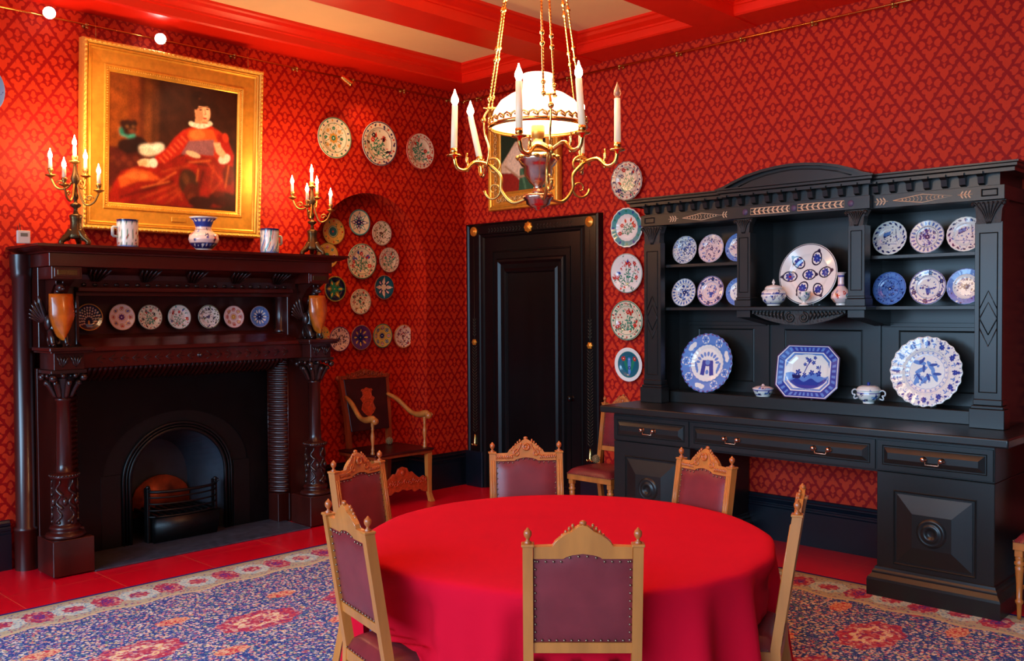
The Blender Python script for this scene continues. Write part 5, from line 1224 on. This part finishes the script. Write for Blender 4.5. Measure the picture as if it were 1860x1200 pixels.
# ---------------------------------------------------------------- chandelier and candelabra
def flame_candle(b_parent, base, h, r, bulb_h, lit=True, lean=(0, 0), big=1.0):
    x, y, z = base; b = MB(); top = (x + lean[0], y + lean[1], z + h)
    b.tube([base, (x + lean[0] * .5, y + lean[1] * .5, z + h * .5), top], [r, r * .97, r * .9], 14); c = b.build('candle', 'wax', b_parent)
    b = MB(); b.lathe([(.0, 0), (r * .6, .002), (r * 1.15, bulb_h * .26), (r * 1.05, bulb_h * .46), (r * .4, bulb_h * .78), (r * .12, bulb_h), (0, bulb_h)], top, 14); b.build('flame_bulb', 'bulb' if lit else 'bulb_off', c)
def chandelier():
    Z0 = 2.26; t = thing('chandelier', 'brass chandelier with white glass lamp shade and six electric candles hanging from the ceiling', 'chandelier', (CH.x, CH.y, Z0)); T = Matrix.Translation((0, 0, -Z0))
    rx, ry, fx, fy = .719, .695, -.695, .719
    def W(a, d, z): return (a * rx + d * fx, a * ry + d * fy, z)
    def mb(): b = MB(); b.T = T; return b
    b = mb(); b.lathe([(0, 4.12), (.06, 4.12), (.075, 4.14), (.08, CEI)], seg=24); b.tube([(0, 0, 4.12), (0, 0, 4.04)], .01); b.build('ceiling_hook', 'brass', t)
    hang_ = [(-.225, .06), (.045, -.225), (.20, .12)]
    for ha, hd in hang_:
        L_ = math.hypot(ha, hd)
        for q in (-1, 1):
            ta, td = ha + q * .026 * (-hd) / L_, hd + q * .026 * ha / L_; p1 = Vector(W(ta, td, 2.735)); p0 = Vector(W(ta * .14, td * .14, 4.05)); n = 260; b = mb(); off = .008 * q
            pts, rs = [], []
            for i in range(n + 1):
                s = i / n; pts.append(p1.lerp(p0, s)); d_ = (s * 1.34 + off) % .232; rs.append(.0105 if d_ < .014 or .052 < d_ < .066 else (.0034 + .0022 * abs(math.sin(s * 260))))
            b.tube(pts, rs, 6); b.build('chain', 'brass', t)
        b = mb(); px, py = ha, hd; b.tube(curve([W(px, py, 2.75), W(px * 1.12, py * 1.12, 2.70), W(px * 1.10, py * 1.10, 2.62), W(px * 1.02, py * 1.02, 2.55), W(px * 1.08, py * 1.08, 2.47)], 5), .0055, 8)
        b.tube([W(px - .03, py, 2.745), W(px + .03, py, 2.745)], .005, 6); b.ball(W(px * 1.13, py * 1.13, 2.69), .014, 10); b.build('hanger', 'brass', t)
    b = mb(); b.lathe([(.222, 2.648), (.219, 2.665), (.205, 2.715), (.175, 2.76), (.13, 2.79), (.075, 2.806), (.072, 2.812), (.068, 2.86), (.071, 2.885), (.066, 2.885), (.063, 2.86), (.066, 2.80), (.125, 2.783), (.17, 2.753), (.199, 2.71), (.213, 2.66), (.216, 2.648), (.222, 2.648)], seg=56); sh = b.build('glass_shade', 'opal', t)
    b = mb(); b.lathe([(.220, 2.632), (.232, 2.636), (.234, 2.646), (.226, 2.652), (.220, 2.650)], seg=56)
    for k in range(34):
        a = k * 2 * PI / 34; c, s_ = math.cos(a), math.sin(a); b.tube([(.229 * math.cos(a + q * .09), .229 * math.sin(a + q * .09), 2.664 + .014 * w_) for q, w_ in ((-1, -.7), (-.8, .4), (0, 1), (.8, .4), (1, -.7), (.4, -.2), (0, .2))], .0046, 6)
    b.build('shade_gallery', 'brass', t)
    b = mb(); b.lathe([(0, 2.66), (.025, 2.655), (.032, 2.645), (.030, 2.60), (.022, 2.59), (.022, 2.575), (.045, 2.56), (.05, 2.54), (.04, 2.53), (.03, 2.525)], seg=28, flute=14, fl=.03); b.build('burner', 'brass_dull', t)
    b = mb(); b.lathe([(.03, 2.525), (.080, 2.515), (.095, 2.50), (.090, 2.485), (.080, 2.465), (.066, 2.455), (.064, 2.42), (.04, 2.385), (.022, 2.37), (.02, 2.355), (.03, 2.345), (.03, 2.335)], seg=32); fo = b.build('oil_reservoir', 'copper', t)
    b = mb()
    for k in range(14):
        a = k * 2 * PI / 14; b.ball((.093 * math.cos(a), .093 * math.sin(a), 2.50), .015, 8, (1, 1, .7))
    b.build('beaded_collar', 'brass_dull', fo)
    b = mb(); b.lathe([(.03, 2.335), (.062, 2.332), (.072, 2.325), (.072, 2.31), (.058, 2.30), (.055, 2.285), (.035, 2.272), (.018, 2.266), (.014, 2.258), (0, 2.255)], seg=32); b.build('bowl', 'copper', t)
    # arms
    cand = [((-.393, .02, 2.538), (-.28, .27, 2.538), (-.22, .11)), ((-.091, -.40, 2.55), (.178, -.38, 2.565), (.045, -.24)), ((.221, .24, 2.545), (.36, -.10, 2.54), (.21, .07))]
    lean = {(0, 1): -.045, (1, 1): -.014, (0, 0): .006}
    for i, (c0, c1, (fa, fd)) in enumerate(cand):
        b = mb(); stem = curve([W(fa * .22, fd * .22, 2.315), W(fa * .55, fd * .55, 2.30), W(fa * .78, fd * .78, 2.36), W(fa * .80, fd * .80, 2.43), W(fa * 1.05, fd * 1.05, 2.49)], 6)
        b.tube(stem, .0085, 8)
        L0 = math.hypot(fa, fd)
        for q in (-1, 1):
            sp = spiral((0, 0), .05, 1.25, 0, q); b.tube([W((L0 * .95 + p[0]) * fa / L0, (L0 * .95 + p[0]) * fd / L0, 2.42 + q * .055 + p[2]) for p in sp], [.007 - .0002 * k for k in range(len(sp))], 6)
        arm = b.build('arm', 'brass_dull', t)
        for k, c in enumerate((c0, c1)):
            ca, cd, cz = c; b = mb(); m_ = ((fa + ca) / 2, (fd + cd) / 2)
            b.tube(curve([W(fa * 1.05, fd * 1.05, 2.49), W(fa * .55 + ca * .45, fd * .55 + cd * .45, cz - .045), W(fa * .3 + ca * .7, fd * .3 + cd * .7, cz - .085), W(fa * .08 + ca * .92, fd * .08 + cd * .92, cz - .078), W(ca, cd, cz - .03)], 6), [.0095] * 25, 8)
            for q in (-1, 1):
                sp = spiral((0, 0), .028, 1.1, PI / 2, q); b.tube([W(fa * .35 + ca * .65 + p[0] * (ca - fa), fd * .35 + cd * .65 + p[0] * (cd - fd), cz - .055 - q * .02 + p[2]) for p in sp], .0048, 6)
            p = W(ca, cd, cz - .028); b.lathe([(0, -.012), (.008, -.012), (.012, 0), (.034, .004), (.036, .010), (.030, .010), (.012, .008), (.011, .014), (.017, .02), (.0175, .04), (.014, .04)], p, 20); o = b.build('candle_cup', 'brass', arm)
            x, y, z = p; l = lean.get((i, k), 0)
            # candle is the cup's neighbour under the chandelier
            flame_candle(t, (x, y, z + .03 - Z0), .21, .0155, .075, lit=not (i == 2 and k == 1), lean=(l * rx, l * ry))
chandelier()
def candelabrum():
    t = thing('candelabrum', 'bronze five-light candelabrum with lit candles at the left end of the mantel shelf', 'candelabrum', (.43, -4.06, 2.2465), group='candelabra on the mantel shelf')
    b = MB(); b.lathe([(.05, .05), (.055, .06), (.052, .08), (.04, .11), (.034, .15), (.036, .18), (.042, .205), (.036, .212), (.018, .22), (.012, .24), (.012, .255), (.034, .272), (.036, .28), (.028, .288), (.012, .295), (.010, .31), (.018, .325), (.020, .345), (.012, .36), (.010, .40), (.022, .43), (.03, .46), (.018, .50), (.012, .54), (.010, .56)], seg=24, flute=6, fl=.05)
    for k in range(3):
        a = k * 2 * PI / 3 + .5; c, s = math.cos(a), math.sin(a)
        b.tube(curve([(c * .03, s * .03, .10), (c * .06, s * .06, .06), (c * .095, s * .095, .03), (c * .105, s * .105, .012)], 5), [.028 - .001 * i for i in range(16)], 8); b.ball((c * .098, s * .098, .014), .017, 8, (1.2, 1.2, .8))
        b.tube([(c * (.06 + p[0]), s * (.06 + p[0]), .05 + p[2]) for p in spiral((0, 0), .028, 1.1, 0)], .007, 6)
    b.build('base', 'bronze', t)
    rx, ry, fx, fy = .95, .32, -.32, .95      # right / away as seen from the room
    rx, ry, fx, fy = .30, .954, -.954, .30
    def W(a, d): return (a * rx + d * fx, a * ry + d * fy)
    for a, d, z in ((-.15, .05, .525), (.075, .10, .54), (-.075, -.12, .445), (.145, -.05, .425)):
        x, y = W(a, d); b = MB(); b.tube(curve([(0, 0, .47), (x * .35, y * .35, z - .13), (x * .75, y * .75, z - .13), (x, y, z - .06)], 6), .0075, 8)
        b.tube([(x * (.6 + p[0] * 8), y * (.6 + p[0] * 8), z - .10 + p[2]) for p in spiral((0, 0), .022, 1.1, 0)], .005, 6)
        b.lathe([(.0, -.065), (.008, -.06), (.034, -.048), (.036, -.042), (.012, -.038), (.010, -.03), (.018, -.015), (.020, .0), (.015, .002)], (x, y, z), 18); b.build('arm', 'brass_dull', t)
        flame_candle(t, (x, y, z), .065, .013, .075)
    b = MB(); b.lathe([(.010, .555), (.036, .57), (.038, .578), (.012, .58), (.018, .595), (.020, .615), (.014, .618)], seg=18); b.build('top_socket', 'brass_dull', t)
    flame_candle(t, (0, 0, .615), .065, .013, .078)
    c = copy_tree(t); c.location = (.43, -2.14, 2.2465); c['label'] = 'bronze five-light candelabrum with lit candles at the right end of the mantel shelf'
candelabrum()

# ---------------------------------------------------------------- paintings
def canvas(name, w_, h_, nx, ny, painter, base):
    xs = np.linspace(-w_ / 2, w_ / 2, nx); zs = np.linspace(-h_ / 2, h_ / 2, ny); X, Z = np.meshgrid(xs, zs); X = X.ravel(); Z = Z.ravel()
    p = Paint(X, Z, base); p.grid = (ny, nx); painter(p); V = np.stack([X, np.zeros_like(X), Z], 1)
    g_ = p.c.reshape(ny, nx, 3); rng = np.random.default_rng(3); st = rng.normal(0, 1, (ny, nx, 1))
    for _ in range(2): st = (st + np.roll(st, 1, 0) + np.roll(st, 1, 1) + np.roll(st, -1, 0)) / 4
    for _ in range(2): q = np.pad(g_, ((1, 1), (1, 1), (0, 0)), 'edge'); g_ = (q[1:-1, 1:-1] * 2 + q[:-2, 1:-1] + q[2:, 1:-1] + q[1:-1, :-2] + q[1:-1, 2:]) / 6
    p.c = np.clip(g_ * (1 + .22 * st), 0, 1).reshape(-1, 3)
    F = [(j * nx + i, j * nx + i + 1, (j + 1) * nx + i + 1, (j + 1) * nx + i) for j in range(ny - 1) for i in range(nx - 1)]
    return mesh_colored(name, V, F, p.c, 'canvas')
def paintings():
    t = thing('portrait_painting', 'large gilt-framed portrait of a seated lady in red leaning above the mantel', 'painting', (0, 0, 0))
    Mx = Matrix.Translation((.052, -3.155, 3.085)) @ Matrix.Rotation(PI / 2, 4, 'Z') @ Matrix.Rotation(math.radians(3.6), 4, 'X'); t.matrix_world = Mx
    def pic(p):
        def m(x, y):
            yt = 178 + (x - 165) * .173; yb = 995 + (x - 150) * .072; return ((x - 158) / 795 * 1.05 - .525, .4825 - .965 * (y - yt) / (yb - yt))
        def P(*l): return [m(*q) for q in l]
        def E(x, y, a, b_, ang, c): u, v = m(x, y); p.ell(u, v, a / 795 * 1.05, b_ / 780 * .965, ang, c)
        u = (p.x + .525) / 1.05
        for x0, x1, c in ((0, .14, (132, 62, 16)), (.14, .22, (118, 50, 14)), (.22, .26, (84, 34, 12)), (.26, .31, (104, 50, 16)), (.31, .37, (74, 34, 12)), (.37, 1.01, (50, 20, 10))): p.put((u >= x0) & (u < x1), c)
        n_ = np.sin(p.x * 31 + 3 * np.sin(p.y * 17)) * np.sin(p.y * 23 + 2 * np.sin(p.x * 13)); p.c *= (1 + .18 * n_)[:, None]
        p.soft(12); p.poly(P((155, 640), (330, 660), (420, 700), (420, 830), (155, 900)), (70, 18, 12)); 
        for i in range(7): E(180 + i * 34, 720 + (i % 2) * 30, 16, 20, 0, (96, 34, 18))
        E(275, 640, 66, 45, 0, (34, 12, 10)); E(330, 620, 60, 40, -.3, (30, 10, 10)); E(272, 530, 46, 52, 0, (40, 16, 12)); E(240, 500, 20, 20, 0, (44, 18, 14)); E(305, 500, 18, 22, 0, (38, 16, 12)); E(290, 548, 20, 14, 0, (96, 52, 30)); E(264, 520, 6, 5, 0, (170, 110, 60)); E(298, 520, 6, 5, 0, (170, 110, 60))
        E(230, 552, 12, 26, .2, (30, 120, 100)); p.line(P((240, 572), (270, 584), (306, 574)), .008, (50, 150, 130))
        E(410, 660, 78, 30, 0, (226, 206, 178)); E(440, 650, 46, 26, .3, (236, 220, 196)); E(385, 676, 50, 24, 0, (214, 190, 160))
        # skirt
        p.poly(P((160, 940), (230, 800), (340, 760), (470, 740), (620, 690), (760, 680), (900, 730), (935, 800), (945, 930), (860, 1020), (600, 1020), (155, 990)), (140, 22, 10))
        p.poly(P((215, 840), (300, 778), (400, 800), (470, 850), (330, 860), (230, 900)), (196, 78, 26)); p.poly(P((250, 830), (310, 795), (380, 812), (400, 845), (300, 850)), (218, 110, 44))
        for a, b_ in (((340, 970), (560, 880)), ((420, 990), (590, 900)), ((500, 1000), (590, 920)), ((470, 800), (640, 760)), ((760, 740), (860, 860)), ((800, 760), (780, 900)), ((860, 850), (790, 930)), ((560, 900), (600, 980))): p.line(P(a, b_), .006, (176, 60, 24))
        for a, b_ in (((300, 930), (540, 860)), ((230, 960), (420, 900)), ((620, 730), (760, 760)), ((730, 800), (700, 930))): p.line(P(a, b_), .012, (96, 12, 8))
        E(640, 870, 62, 90, .2, (62, 30, 18)); E(660, 930, 50, 60, 0, (84, 24, 14)); E(620, 840, 20, 40, .3, (96, 50, 26)); E(660, 960, 26, 30, 0, (120, 44, 22)); E(860, 970, 90, 50, 0, (60, 12, 10)); E(840, 940, 40, 20, .3, (90, 20, 12)); E(720, 990, 80, 40, 0, (52, 14, 12)); E(900, 820, 40, 70, 0, (92, 12, 10))
        p.soft(7); p.mottle(.22, 22, 18, 1)
        for a, b_ in (((230, 840), (330, 800)), ((450, 870), (560, 800)), ((640, 740), (780, 730)), ((700, 780), (690, 860)), ((900, 760), (880, 900)), ((350, 900), (520, 860))): p.line(P(a, b_), .004, (214, 104, 48))
        p.soft(3)
        # bodice and sleeves
        p.poly(P((600, 540), (670, 515), (780, 515), (850, 560), (900, 640), (930, 740), (830, 740), (800, 700), (620, 700), (570, 660)), (176, 40, 16))
        p.poly(P((640, 540), (700, 525), (790, 540), (820, 610), (800, 660), (600, 640)), (206, 84, 30)); p.poly(P((590, 610), (800, 600), (800, 700), (700, 690), (590, 690)), (136, 84, 88)); E(690, 570, 50, 30, .2, (224, 112, 48))
        p.poly(P((600, 540), (640, 600), (590, 690), (500, 740), (430, 750), (430, 700), (500, 650), (545, 590)), (170, 30, 14))
        for i in range(7): p.line(P((590 - i * 22, 580 + i * 22), (620 - i * 22, 610 + i * 22)), .005, (220, 90, 50))
        p.poly(P((820, 560), (880, 580), (935, 700), (930, 770), (850, 740), (820, 650)), (158, 20, 12)); E(875, 590, 20, 30, .3, (190, 50, 24))
        p.soft(4); p.mottle(.10, 40, 30, 4)
        E(385, 745, 52, 24, 0, (232, 202, 160)); E(420, 745, 24, 28, 0, (236, 222, 200)); p.line(P((335, 742), (372, 736)), .012, (230, 170, 120)); p.line(P((340, 756), (376, 752)), .010, (222, 160, 110))
        E(665, 690, 48, 18, -.2, (214, 180, 140)); E(870, 720, 42, 30, .5, (232, 214, 190))
        p.poly(P((800, 630), (830, 620), (880, 690), (860, 720), (815, 680)), (232, 170, 124)); 
        for q in range(4): p.line(P((812 + q * 10, 650), (800 + q * 12, 622)), .006, (232, 170, 124))
        p.soft(2)
        # neck, ruff, head
        E(705, 490, 32, 40, 0, (214, 142, 96)); 
        for i in range(9): E(650 + i * 15, 500 + 16 * math.sin(i / 8 * PI), 17, 15, 0, (236, 222, 196) if i % 2 else (214, 196, 166))
        E(722, 430, 50, 66, .12, (226, 158, 112)); E(700, 450, 26, 40, 0, (206, 128, 86)); E(745, 440, 22, 36, 0, (236, 176, 132)); E(680, 400, 12, 20, 0, (206, 120, 80))
        E(715, 360, 66, 36, 0, (36, 14, 8)); E(672, 370, 24, 44, .2, (40, 16, 8)); E(770, 380, 22, 26, -.4, (40, 16, 8)); E(690, 325, 40, 26, .3, (34, 12, 8)); E(745, 345, 44, 26, -.3, (44, 18, 10)); E(700, 346, 8, 6, 0, (70, 34, 18))
        p.soft(3); E(708, 414, 10, 4, .1, (50, 20, 14)); E(752, 412, 10, 4, .1, (50, 20, 14)); E(706, 402, 14, 3, .15, (70, 30, 18)); E(755, 401, 12, 3, -.05, (70, 30, 18)); p.line(P((735, 412), (742, 442), (734, 447)), .0035, (184, 104, 70)); E(737, 468, 14, 5, 0, (176, 40, 30)); E(738, 495, 20, 6, 0, (196, 120, 80))
    b = MB(); b.box(-.56, .56, -.010, .010, -.52, .52); b.build('backboard', 'dark', t, (0, -.02, 0))
    o = canvas('canvas', 1.06, .975, 340, 310, pic, (60, 26, 12)); o.parent = t; o.location = (0, -.035, 0)
    b = MB(); b.frame(1.04, .955, [(0, .030), (0, .038), (.006, .042), (.012, .050), (.030, .056), (.036, .064), (.045, .064), (.050, .056), (.14, .060), (.145, .070), (.152, .074), (.158, .070), (.164, .078), (.172, .078), (.176, .0)]); b.build('frame', 'gilt', t)
    b = MB(); b.frame(1.04 + .352, .955 + .352, [(0, .0), (0, .078), (.006, .088), (.018, .094), (.030, .088), (.034, .06), (.034, 0)]); fr = b.build('carved_border', 'gilt_carve', t)
    b = MB()
    def bead(w_, h_, y, step, r, sc):
        n = int(w_ / step)
        for i in range(n + 1):
            x = -w_ / 2 + w_ * i / n
            for s in (-1, 1): b.ball((x, y, s * h_ / 2), r, 6, sc)
        n = int(h_ / step)
        for i in range(1, n):
            z = -h_ / 2 + h_ * i / n
            for s in (-1, 1): b.ball((s * w_ / 2, y, z), r, 6, (sc[2], sc[1], sc[0]))
    bead(1.04 + .352 + .036, .955 + .352 + .036, -.090, .034, .015, (1.1, .6, .8)); b.build('rope_beading', 'gilt_carve', fr); b = MB(); bead(1.04 + .052, .955 + .052, -.057, .018, .006, (1, 1, 1)); b.build('pearl_beading', 'gilt_carve', fr)
    b = MB(); b.box(-.06, .06, -.066, -.058, -.018, .018, .002); b.build('name_plate', 'gilt', t, (.02, 0, -.575))
    for x in (-.62, .62): b = MB(); b.tube([(x, -.03, .66), (x, -.01, .86)], .0022, 5); b.build('hanging_wire', 'brass_dull', t)
    t = thing('gilt_painting', 'small painting of a pale figure in a wide pierced gilt frame above the black door', 'painting', (.868, -.012, 3.26))
    def pic2(p):
        p.put(p.x < 9, (46, 34, 26)); p.ell(-.2, .12, .16, .24, 0, (30, 52, 34)); p.poly([(-.295, -.30), (-.295, -.06), (-.1, .14), (.12, .16), (.22, 0), (.20, -.30)], (226, 196, 156)); p.ell(-.02, -.05, .20, .17, .3, (236, 214, 180)); p.ell(.05, .12, .09, .14, 0, (222, 190, 150)); p.ell(.02, .22, .06, .075, 0, (222, 168, 124)); p.ell(.02, .27, .07, .05, 0, (50, 26, 14))
        p.poly([(-.295, -.33), (-.295, -.14), (-.1, -.16), (.02, -.33)], (150, 36, 26)); p.poly([(-.06, -.33), (-.04, -.12), (.10, -.10), (.30, -.20), (.30, -.33)], (46, 92, 62)); p.line([(-.02, -.14), (.03, -.31)], .012, (80, 128, 92)); p.line([(.06, -.12), (.14, -.30)], .012, (30, 62, 44)); p.line([(-.24, -.08), (-.06, -.20), (.06, -.19)], .010, (190, 150, 110))
    o = canvas('canvas', .60, .67, 110, 120, pic2, (46, 34, 26)); o.parent = t; o.location = (0, -.03, 0)
    b = MB(); b.frame(.585, .655, [(0, .025), (0, .036), (.012, .044), (.020, .040), (.026, .034), (.12, .030), (.126, .044), (.14, .050), (.15, .044), (.165, .046), (.172, .03), (.172, 0)]); b.build('frame', 'gilt', t)
    b = MB(); rnd = random.Random(4)
    for s in (-1, 1):
        for i in range(11):
            x = -.33 + .066 * i; b.tube([(x + p[0], -.040, s * .40 + p[2]) for p in spiral((0, 0), .030, 1.3, i, 1 if i % 2 else -1)], .0055, 5); b.ball((x + .033, -.038, s * .40), .014, 6, (1, .6, 1.6))
        for i in range(11):
            z = -.33 + .066 * i; b.tube([(s * .365 + p[0], -.040, z + p[2]) for p in spiral((0, 0), .030, 1.3, i, 1 if i % 2 else -1)], .0055, 5); b.ball((s * .365, -.038, z + .033), .014, 6, (1.6, .6, 1))
    b.build('pierced_scrollwork', 'gilt_open', t)
paintings()

# ---------------------------------------------------------------- armchair, pine cones
def armchair():
    t = thing('armchair', 'carved walnut armchair with tooled leather back standing in the arched niche', 'armchair', (.115, -1.165, .002), -PI / 2)
    for s in (-1, 1):
        b = MB(); sec = [(0, -.26, .235), (.25, -.23, .235), (.48, -.21, .232), (.80, -.235, .245), (1.16, -.30, .268), (1.17, -.302, .268)]
        rings = [[b._v((s * x + a * .022, y + c * .022, z)) for a, c in ((-1, -1), (1, -1), (1, 1), (-1, 1))] for z, y, x in sec]; b._f(rings[0][::-1]); b._f(rings[-1])
        for A, B in zip(rings[:-1], rings[1:]):
            for k in range(4): b._f([A[k], A[(k + 1) % 4], B[(k + 1) % 4], B[k]])
        b.ball((s * .285, -.30, 1.15), .032, 10, (1.2, .6, .9)); b.build('back_post', 'redwood', t)
        b = MB(); b.tube(curve([(s * .245, -.245, .98), (s * .27, -.12, .93), (s * .30, .04, .82), (s * .312, .15, .80), (s * .315, .25, .82), (s * .315, .30, .79)], 6), [.017, .018, .019, .02, .021, .021, .022, .022, .022, .022, .022, .022, .022, .022, .023, .024, .026, .028, .029, .03, .031, .032, .032, .03, .03, .028, .026, .024, .022, .02, .018][:31], 10)
        b.ball((s * .315, .285, .80), .033, 12); b.tube([(s * .315 + s * .02, .285 + p[0], .80 + p[2]) for p in spiral((0, 0), .028, 1.3, 0)], .006, 6); a_ = b.build('arm', 'oak', t)
        b = MB(); b.lathe([(.018, 0), (.020, .015), (.013, .03), (.018, .045), (.012, .055), (.011, .08), (.019, .14), (.018, .17), (.010, .215), (.015, .225), (.011, .235), (.016, .26), (.016, .29)], (s * .305, .235, .495), 16); b.build('arm_support', 'oak', t)
        b = MB(); sec = [(.0, .315, .024), (.03, .300, .020), (.08, .280, .019), (.20, .272, .022), (.45, .272, .026)]
        rings = [[b._v((s * .315 + a * r, y + c * r, z)) for a, c in ((-1, -1), (1, -1), (1, 1), (-1, 1))] for z, y, r in sec]; b._f(rings[0][::-1]); b._f(rings[-1])
        for A, B in zip(rings[:-1], rings[1:]):
            for k in range(4): b._f([A[k], A[(k + 1) % 4], B[(k + 1) % 4], B[k]])
        b.build('front_leg', 'oak', t)
    b = MB(); b.box(-.335, .335, -.235, .305, .45, .478, .004); b.build('seat_frame', 'redwood', t)
    b = MB(); b.box(-.345, .345, -.235, .325, .478, .500, .009, 3); b.build('seat', 'darkleather', t)
    T = Matrix.Translation((0, -.245, .92)) @ Matrix.Rotation(math.radians(9.5), 4, 'X')
    b = MB(); b.T = T; b.prism([(-.222, -.27), (.222, -.27), (.248, .22), (-.248, .22)], -.012, .014, 'Y', .003); lb = b.build('leather_back', 'darkleather', t)
    b = MB(); b.T = T; y = .015
    def ovr(cz, a, c, n=22): return [(a * math.cos(2 * PI * i / n), y, cz + c * math.sin(2 * PI * i / n)) for i in range(n + 1)]
    b.prism([(-.06, .11), (0, .135), (.06, .11), (.05, .06), (.085, .03), (.06, -.01), (.085, -.07), (.05, -.115), (0, -.15), (-.05, -.115), (-.085, -.07), (-.06, -.01), (-.085, .03), (-.05, .06)], .012, .0155, 'Y')
    b.tube(ovr(.065, .05, .045), .004, 5); b.tube(ovr(-.05, .066, .055), .004, 5)
    for s in (-1, 1):
        for cz in (.10, .03, -.04, -.10): b.tube([(s * .045 + s * p[0], y + .001, cz + p[2]) for p in spiral((0, 0), .022, 1.2, 0)], .0035, 5)
    b.build('tooled_emblem', 'tool', lb)
    b = MB(); b.T = T; z0 = .22
    b.prism([(-.27, z0), (.27, z0), (.27, z0 + .035), (.16, z0 + .04), (.10, z0 + .065), (.04, z0 + .085), (0, z0 + .095), (-.04, z0 + .085), (-.10, z0 + .065), (-.16, z0 + .04), (-.27, z0 + .035)], -.016, .018, 'Y', .003)
    for s in (-1, 1):
        for k in range(4): b.tube([(s * (.04 + .055 * k) + s * p[0], .022, z0 + .045 - .006 * k + p[2]) for p in spiral((0, 0), .026, 1.2, 1)], .006, 6)
    b.ball((0, .02, z0 + .06), .024, 10, (1, .5, 1)); b.build('crest', 'redwood', t)
    b = MB(); up = [(-.29, .20), (-.25, .245), (-.20, .225), (-.15, .26), (-.11, .30), (-.07, .295), (-.05, .34), (0, .355)]; lo = [(-.29, .09), (-.24, .10), (-.20, .13), (-.14, .11), (-.10, .14), (-.05, .13), (0, .15)]
    poly = up + [(-x, z) for x, z in up[-2::-1]] + [(-x, z) for x, z in lo] + lo[-2::-1]; b.prism(poly, .262, .284, 'Y', .002)
    for s in (-1, 1):
        for k in range(5): b.tube([(s * (.03 + .055 * k) + s * p[0], .286, .215 - .012 * (k % 2) + p[2]) for p in spiral((0, 0), .028, 1.3, k)], .006, 6)
    b.ball((0, .285, .30), .026, 10, (1, .4, 1)); b.build('carved_stretcher', 'tool', t)
    def cone(nm, loc, label):
        b = MB(); b.ball((0, 0, .034), .026, 14, (1, 1, 1.1)); rnd = random.Random(2)
        for k in range(60):
            ph = math.acos(1 - 2 * (k + .5) / 60); th = k * 2.4; d = Vector((math.sin(ph) * math.cos(th), math.sin(ph) * math.sin(th), math.cos(ph))); c = d * .027 + Vector((0, 0, .034)); b.tube([c, c + d * .010 + Vector((0, 0, .003))], [.005, .0012], 5)
        o = b.build(nm, 'cone'); o.location = loc; return tag(o, label, 'pine cone', 'pine cones laid on chair seats')
    M['cone'] = mat('dry_cone', (150, 116, 74), .7)
    cone('pine_cone', (-.02, -.985, .5035), 'brown pine cone resting on the seat of the carved armchair')
    cone('pine_cone', (2.17, -.56, .512), 'pine cone on the chair seat between the door and the dresser')
armchair()

# ---------------------------------------------------------------- picture rails and spotlights
def rails():
    def rail(label, a, b_, axis):
        a = Vector(a); b_ = Vector(b_); t = thing('picture_rail', label, 'picture rail', a, group='brass picture rails')
        b = MB(); b.tube([(0, 0, 0), b_ - a], .0085, 10); b.ball((0, 0, 0), .016, 10); b.build('rod', 'brass', t)
        n = int((b_ - a).length / .62)
        for i in range(n + 1):
            p = (b_ - a) * (i + .3) / (n + 1); w_ = Vector((-.062, 0, 0)) if axis == 'X' else Vector((0, .062, 0)); b = MB()
            b.tube([p, p + w_], .006, 8); b.ball(p, .015, 10); b.ball(p + Vector((0, 0, -.022)), .011, 8); b.ball(p + w_ * .93, .016, 10); b.build('bracket', 'brass_dull', t)
    rail('brass picture rail along the top of the fireplace wall', (.062, -.06, 3.885), (.062, -9.0, 3.885), 'X')
    rail('brass picture rail along the top of the dresser wall', (.08, -.062, 3.895), (9.0, -.062, 3.895), 'Y')
    def sp(loc, d, lit, label):
        d = Vector(d).normalized(); t = thing('spotlight', label, 'spotlight', loc, group='small brass spotlights on the picture rail')
        R = d.to_track_quat('Z', 'Y').to_matrix().to_4x4(); b = MB(); b.T = R; b.lathe([(0, -.075), (.022, -.07), (.026, -.05), (.028, .03), (.034, .045), (.030, .045), (.026, .035)], seg=20); b.build('housing', 'brass', t)
        b = MB(); b.T = R; b.lathe([(0, .052), (.022, .051), (.036, .047), (.040, .043)] if lit else [(0, .02), (.026, .02)], seg=20); b.build('lens', 'spotbulb' if lit else 'dark', t)
        b = MB(); b.tube([(0, 0, 0), (-.03, 0, .0), (.062 - loc[0], 0, 3.885 - loc[2])], .005, 6); b.build('stem', 'brass_dull', t)
    sp((.13, -4.10, 3.895), (.9, -.35, -.35), True, 'glaring lit spotlight near the top left corner')
    sp((.13, -3.29, 3.875), (.9, -.40, -.35), True, 'glaring lit spotlight just above the top edge of the large portrait frame')
    sp((.11, -1.53, 3.845), (.25, .8, -.55), False, 'small brass spotlight angled down above the three high plates')
rails()
